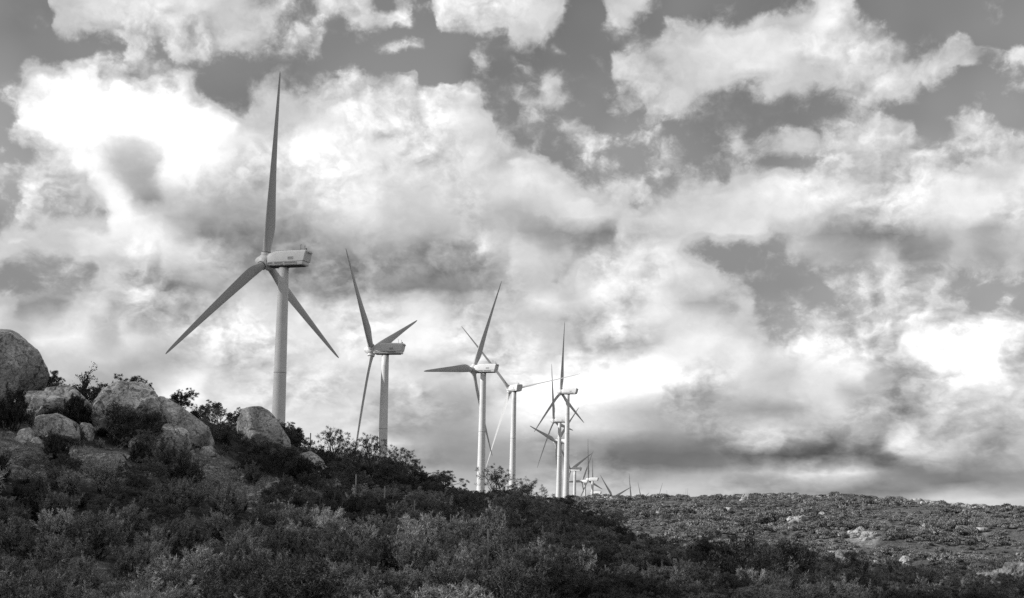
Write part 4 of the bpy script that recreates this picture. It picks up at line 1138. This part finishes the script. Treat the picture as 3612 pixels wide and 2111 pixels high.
# the rest of the scrub: closely packed shrubs that look alike
g = np.random.default_rng(5)
heroes = [(p[2], p[3]) for p in placed]
cells = {}
def far_from(x, y, d):
    cx_, cy_ = int(x // 1.5), int(y // 1.5)
    for i in range(cx_ - 2, cx_ + 3):
        for j in range(cy_ - 2, cy_ + 3):
            for q in cells.get((i, j), ()):
                if (q[0] - x) ** 2 + (q[1] - y) ** 2 < (d * 0.5 + q[2]) ** 2: return False
    return True
def mark(x, y, d):
    cells.setdefault((int(x // 1.5), int(y // 1.5)), []).append((x, y, d * 0.5))
for x, y in heroes: mark(x, y, 0.9)
post_gaps = [(x * (1 - q / 80.0), y * (1 - q / 80.0), 0.85) for x, y, h in POST_SPOTS for q in (0.4, 1.3, 2.2, 3.1)]
fill = []
for t in range(34000):
    az = g.uniform(-0.46, 0.46); r = sqrt(g.uniform(31.0 ** 2, 128.0 ** 2))
    if r > np.interp(az, _NAZ, _NR) + 12: continue
    x, y = r * sin(az), r * cos(az)
    if in_any(x, y, BARE) or in_any(x, y, ROCK_SPOTS, 0.25) or in_any(x, y, post_gaps): continue
    n1 = mnoise.noise(Vector((x * 0.08, y * 0.08, 3.0)))
    n2 = mnoise.noise(Vector((x * 0.05, y * 0.05, 9.0)))
    right = sstep(az, -0.05, 0.08)
    q = g.uniform()
    if q < 0.012: kind, s, d = 'flowering_shrub', g.uniform(0.5, 0.85), 0.9
    elif q < 0.035: kind, s, d = 'twiggy_shrub', g.uniform(0.5, 0.8), 0.9
    elif q < 0.07: kind, s, d = 'leafy_shrub', g.uniform(0.4, 0.65), 1.2
    elif n1 + (right - 0.45) * 0.7 + g.normal() * 0.12 > 0.1: kind, s, d = 'tufted_shrub', g.uniform(0.46, 0.84), 1.4
    else: kind, s, d = 'needle_shrub', g.uniform(0.60, 1.35), 1.32
    s *= 1 + 0.25 * n2
    crest = float(np.interp(az, _NAZ, _NR))
    s *= 1 - 0.48 * float(sstep(r, crest - 26, crest - 6))
    if r > crest + 4: s *= 0.9
    if az > 0.02: s *= 1 - 0.25 * float(sstep(az, 0.02, 0.1))
    d *= 0.62 + 0.38 * s
    if not far_from(x, y, d): continue
    mark(x, y, d)
    asp = g.uniform(0.85, 1.15) * (0.85 if r < 40 else 1.0)
    n3 = mnoise.noise(Vector((x * 0.16, y * 0.16, 21.0))) * 1.4 + g.normal() * 0.35
    if kind == 'needle_shrub': var = int(min(4, max(0, round(2.2 + 1.9 * n3))))
    elif kind == 'tufted_shrub': var = int(min(2, max(0, round(0.9 - 0.5 * float(sstep(az, 0.02, 0.1)) + 1.0 * n3))))
    else: var = int(g.integers(0, 2))
    if g.uniform() < 0.10: s *= 1.35
    fill.append((kind, var, x, y, g.uniform(0, 6.28), (s, s, s * asp), None))

FILL_LABEL = {
    'needle_shrub': 'low needle-leaved shrub',
    'tufted_shrub': 'dark tufted shrub',
    'leafy_shrub': 'dark broad-leaved shrub',
    'twiggy_shrub': 'sparse grey twiggy shrub',
    'flowering_shrub': 'pale-headed flowering shrub',
}
def zone(x, y):
    X, r = (CX + F_PX * x / y) / D2N, sqrt(x * x + y * y)
    if X < 720:
        return 'in the scrub at the bottom of the boulder hill' if r < 48 else 'in the scrub just below the bare patches' if r < 58 else 'growing among the boulders on the hill'
    if X < 1400:
        return 'in the scrub at the bottom middle of the picture' if r < 46 else 'in the scrub around the fence posts' if r < 66 else 'on the falling crest before the turbine towers'
    return 'in the dark scrub of the bottom corner' if r < 60 else 'on the dark rim before the sunlit slope'
def place_shrub(kind, var, x, y, rot, s, label):
    wood, fol = SHRUB[kind][var % len(SHRUB[kind])]
    z = float(ground_z(x, y))
    root = bpy.data.objects.new(kind, None)
    COL.objects.link(root)
    root.location = (x, y, z); root.rotation_euler = (0, 0, rot); root.scale = s
    size = '' if label else 'larger ' if s[0] / SIZE_MID[kind] > 1.0 else 'smaller '
    lab = label or size + FILL_LABEL[kind] + ' ' + zone(x, y)
    tag(root, lab, 'shrub', 'shrubs one can point to on the near hill' if label else size + kind.replace('_', ' ') + 's ' + zone(x, y))
    for nm, me in (('branches', wood), ('foliage', fol)):
        o = bpy.data.objects.new(nm, me); COL.objects.link(o); o.parent = root
SIZE_MID = {k: float(np.median([p[5][0] for p in fill if p[0] == k] or [1.0])) for k in KINDS}
for p in placed:
    place_shrub(*p)
rest = []
for kind in KINDS:
    ks = sorted((p for p in fill if p[0] == kind), key=lambda p: -p[5][0] / np.hypot(p[2], p[3]))
    nh = sum(1 for p in placed if p[0] == kind)
    lim = 300 - nh
    for p in ks[:lim]: place_shrub(*p)
    rest += ks[lim:]
print('SHRUBS', len(placed), len(fill), {k: sum(1 for p in fill if p[0] == k) for k in KINDS}, 'rest', len(rest))

# ------------------------------------------------------------------ scatter: one object per mass, instanced by geometry nodes
def scatter(name, protos, pts, rots, scl, idx, label, cat):
    me = bpy.data.meshes.new(name)
    me.from_pydata(np.asarray(pts).tolist(), [], [])
    for nm, ty, data in (('rot', 'FLOAT_VECTOR', np.stack([0 * rots, 0 * rots, rots], -1)), ('scl', 'FLOAT_VECTOR', scl)):
        a = me.attributes.new(nm, ty, 'POINT'); a.data.foreach_set('vector', np.ascontiguousarray(data, np.float32).ravel())
    a = me.attributes.new('pick', 'INT', 'POINT'); a.data.foreach_set('value', np.ascontiguousarray(idx, np.int32))
    o = obj(name, me)
    ng = bpy.data.node_groups.new(name + '_nodes', 'GeometryNodeTree')
    ng.interface.new_socket('Geometry', in_out='INPUT', socket_type='NodeSocketGeometry')
    ng.interface.new_socket('Geometry', in_out='OUTPUT', socket_type='NodeSocketGeometry')
    N, L = ng.nodes, ng.links
    gi, go = N.new('NodeGroupInput'), N.new('NodeGroupOutput')
    jn = N.new('GeometryNodeJoinGeometry')
    for p in protos:
        oi = N.new('GeometryNodeObjectInfo'); oi.inputs['Object'].default_value = p; oi.inputs['As Instance'].default_value = True
        L.new(oi.outputs['Geometry'], jn.inputs[0])
    ip = N.new('GeometryNodeInstanceOnPoints')
    L.new(gi.outputs[0], ip.inputs['Points']); L.new(jn.outputs[0], ip.inputs['Instance'])
    ip.inputs['Pick Instance'].default_value = True
    def attr(nm, ty):
        n = N.new('GeometryNodeInputNamedAttribute'); n.data_type = ty; n.inputs['Name'].default_value = nm; return n.outputs[0]
    L.new(attr('pick', 'INT'), ip.inputs['Instance Index'])
    L.new(attr('rot', 'FLOAT_VECTOR'), ip.inputs['Rotation'])
    L.new(attr('scl', 'FLOAT_VECTOR'), ip.inputs['Scale'])
    L.new(ip.outputs[0], go.inputs[0])
    mod = o.modifiers.new('scatter', 'NODES'); mod.node_group = ng
    tag(o, label, cat, kind='stuff')
    return o

# chaparral on the far slope and the back rows of the near hill
protos = []
for i in range(6):
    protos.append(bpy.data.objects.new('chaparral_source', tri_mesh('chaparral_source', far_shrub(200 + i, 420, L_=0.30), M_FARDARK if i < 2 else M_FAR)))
g = np.random.default_rng(17)
pts, rots, scl, idx = [], [], [], []
step = 2.1
for t in range(120000):
    az = g.uniform(-0.06, 0.44); r = sqrt(g.uniform(135.0 ** 2, 850.0 ** 2))
    if g.uniform() > 0.34: continue
    pts.append((r * sin(az), r * cos(az)))
pts = np.array(pts)
keep = np.ones(len(pts), bool)
for a, b, c in ROCK_SPOTS:
    if a * a + b * b > 150 ** 2:
        keep &= (pts[:, 0] - a) ** 2 + (pts[:, 1] - b) ** 2 > (c * 1.05) ** 2
# a sandy track and thin patches
trk = np.array([at(x, y, 150)[:2] for x, y in ((2960, 2024), (3030, 2016), (3070, 2002), (3110, 1990), (3150, 1984))])
for a, b in zip(trk[:-1], trk[1:]):
    ab = b - a; tt = np.clip(((pts - a) @ ab) / (ab @ ab), 0, 1)
    dd = np.linalg.norm(pts - (a + tt[:, None] * ab), axis=1)
    keep &= dd > 2.4
sandy(BARE + [(a[0] + (b[0] - a[0]) * t, a[1] + (b[1] - a[1]) * t, 2.4) for a, b in zip(trk[:-1], trk[1:]) for t in (0, 0.25, 0.5, 0.75)] + [(a, b, c * 0.8) for a, b, c in ROCK_SPOTS])
pts = pts[keep]
nz = np.array([mnoise.noise(Vector((p[0] * 0.03, p[1] * 0.03, 1.0))) for p in pts])
nz2 = np.array([mnoise.noise(Vector((p[0] * 0.11, p[1] * 0.11, 5.0))) for p in pts])
k2 = (nz2 + 0.6 * nz + g.normal(size=len(pts)) * 0.15) > -0.30
pts, nz = pts[k2], nz[k2]
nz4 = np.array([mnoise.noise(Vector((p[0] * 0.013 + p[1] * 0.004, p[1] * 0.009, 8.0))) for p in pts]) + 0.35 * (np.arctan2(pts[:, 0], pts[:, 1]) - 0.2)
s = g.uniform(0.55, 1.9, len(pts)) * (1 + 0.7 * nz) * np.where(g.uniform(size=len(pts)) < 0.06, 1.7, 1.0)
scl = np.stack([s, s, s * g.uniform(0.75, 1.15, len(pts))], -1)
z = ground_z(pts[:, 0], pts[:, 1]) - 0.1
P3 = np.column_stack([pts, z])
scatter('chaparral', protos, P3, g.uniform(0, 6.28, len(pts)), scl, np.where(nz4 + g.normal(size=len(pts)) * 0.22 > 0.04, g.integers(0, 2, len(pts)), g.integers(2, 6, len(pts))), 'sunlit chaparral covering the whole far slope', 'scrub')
if rest:
    pr = []
    ix = []
    keys = []
    for p in rest:
        k = (p[0], p[1] % len(SHRUB[p[0]]))
        if k not in keys:
            keys.append(k)
            pr.append(bpy.data.objects.new('scrub_source', SHRUB[k[0]][k[1]][1]))
        ix.append(keys.index(k))
    P3 = np.array([(p[2], p[3], float(ground_z(p[2], p[3]))) for p in rest])
    scatter('scrub', pr, P3, np.array([p[4] for p in rest]), np.array([p[5] for p in rest]), np.array(ix), 'back rows of dark scrub on the near hill', 'scrub')

# loose stones along the far ridge and slope
stone = [bpy.data.objects.new('stone_source', rock_mesh(rand_planes(np.random.default_rng(300 + i), 0.8, 0.6, 0.5), 8, 90 + i, 2, 0.08, M_ROCKFAR, 0.8)) for i in range(3)]
sp = []
for x0, x1, n in ((2010, 2260, 90), (2600, 2980, 80), (3190, 3480, 110)):
    for _ in range(n):
        X = g.uniform(x0, x1); az = float(px_az(X)); r = g.uniform(735, 792)
        sp.append((r * sin(az), r * cos(az)))
for _ in range(90):
    az = g.uniform(0.02, 0.40); r = sqrt(g.uniform(300 ** 2, 780 ** 2)); sp.append((r * sin(az), r * cos(az)))
for X, Y in ((2930, 1960), (2880, 1950), (3050, 1985), (3500, 2060), (3060, 1895), (3190, 2000)):
    c = at(X, Y, 150)
    for _ in range(8):
        q = g.normal(size=2) * 3.0; sp.append((c[0] + q[0], c[1] + q[1]))
n_far = len(sp)
for a, b, c in BARE:
    for _ in range(int(26 * c * c)):
        w = g.normal(size=2) * c * 0.6; sp.append((a + w[0], b + w[1]))
sp = np.array(sp); ss = g.uniform(0.5, 1.9, (len(sp), 1)) ** 1.2 * np.ones((1, 3))
ss[n_far:] *= 0.09 * g.uniform(0.4, 1.6, (len(sp) - n_far, 1))
scatter('scattered_stones', stone, np.column_stack([sp, ground_z(sp[:, 0], sp[:, 1]) + 0.15 * (np.arange(len(sp)) < n_far) + 0.9 * (np.hypot(sp[:, 0], sp[:, 1]) > 720)]), g.uniform(0, 6.28, len(sp)), ss, g.integers(0, 3, len(sp)), 'small pale stones strewn over the far ridge and the bare patches', 'stones')

# dry grass and fallen twigs on the bare patches
gr = []
for a, b, c in BARE:
    n = int(230 * c * c)
    q = g.normal(size=(n, 2)) * c * 0.62
    cl = g.normal(size=(max(3, n // 16), 2)) * c * 0.7
    q = np.where(g.uniform(size=(n, 1)) < 0.6, cl[g.integers(0, len(cl), n)] + g.normal(size=(n, 2)) * 0.10, q)
    x, y = a + q[:, 0], b + q[:, 1]
    P = np.column_stack([x, y, ground_z(x, y) - 0.01])
    Dn = unit(g.normal(size=(n, 3)) * 0.45 + np.array([0, 0, 1.0]))
    gr.append(needle_tris(P, Dn, 0.24, 0.018, g))
    m = int(26 * c * c)
    q = g.normal(size=(m, 2)) * c * 0.6
    P = np.column_stack([a + q[:, 0], b + q[:, 1], ground_z(a + q[:, 0], b + q[:, 1]) + 0.03])
    Dn = unit(g.normal(size=(m, 3)) * np.array([1, 1, 0.12]))
    gr.append(needle_tris(P, Dn, 0.7, 0.025, g))
for x0, y0, c, n in ((110, 1440, 2.0, 900), (40, 1420, 1.5, 500), (200, 1440, 1.2, 500), (460, 1470, 1.5, 400), (1560, 1460, 1.5, 400), (900, 1480, 1.5, 300)):
    p = at(x0 * D2N, y0 * D2N, 24)
    q = g.normal(size=(n, 2)) * c * 0.6
    P = np.column_stack([p[0] + q[:, 0], p[1] + q[:, 1], ground_z(p[0] + q[:, 0], p[1] + q[:, 1])])
    gr.append(needle_tris(P, unit(g.normal(size=(n, 3)) * 0.4 + np.array([0, 0, 1.0])), 0.5, 0.014, g))
go_ = obj('dry_grass', tri_mesh('dry_grass', np.concatenate(gr), M_GRASS, 3))
tag(go_, 'pale dry grass and fallen twigs on the bare patches', 'grass', kind='stuff')
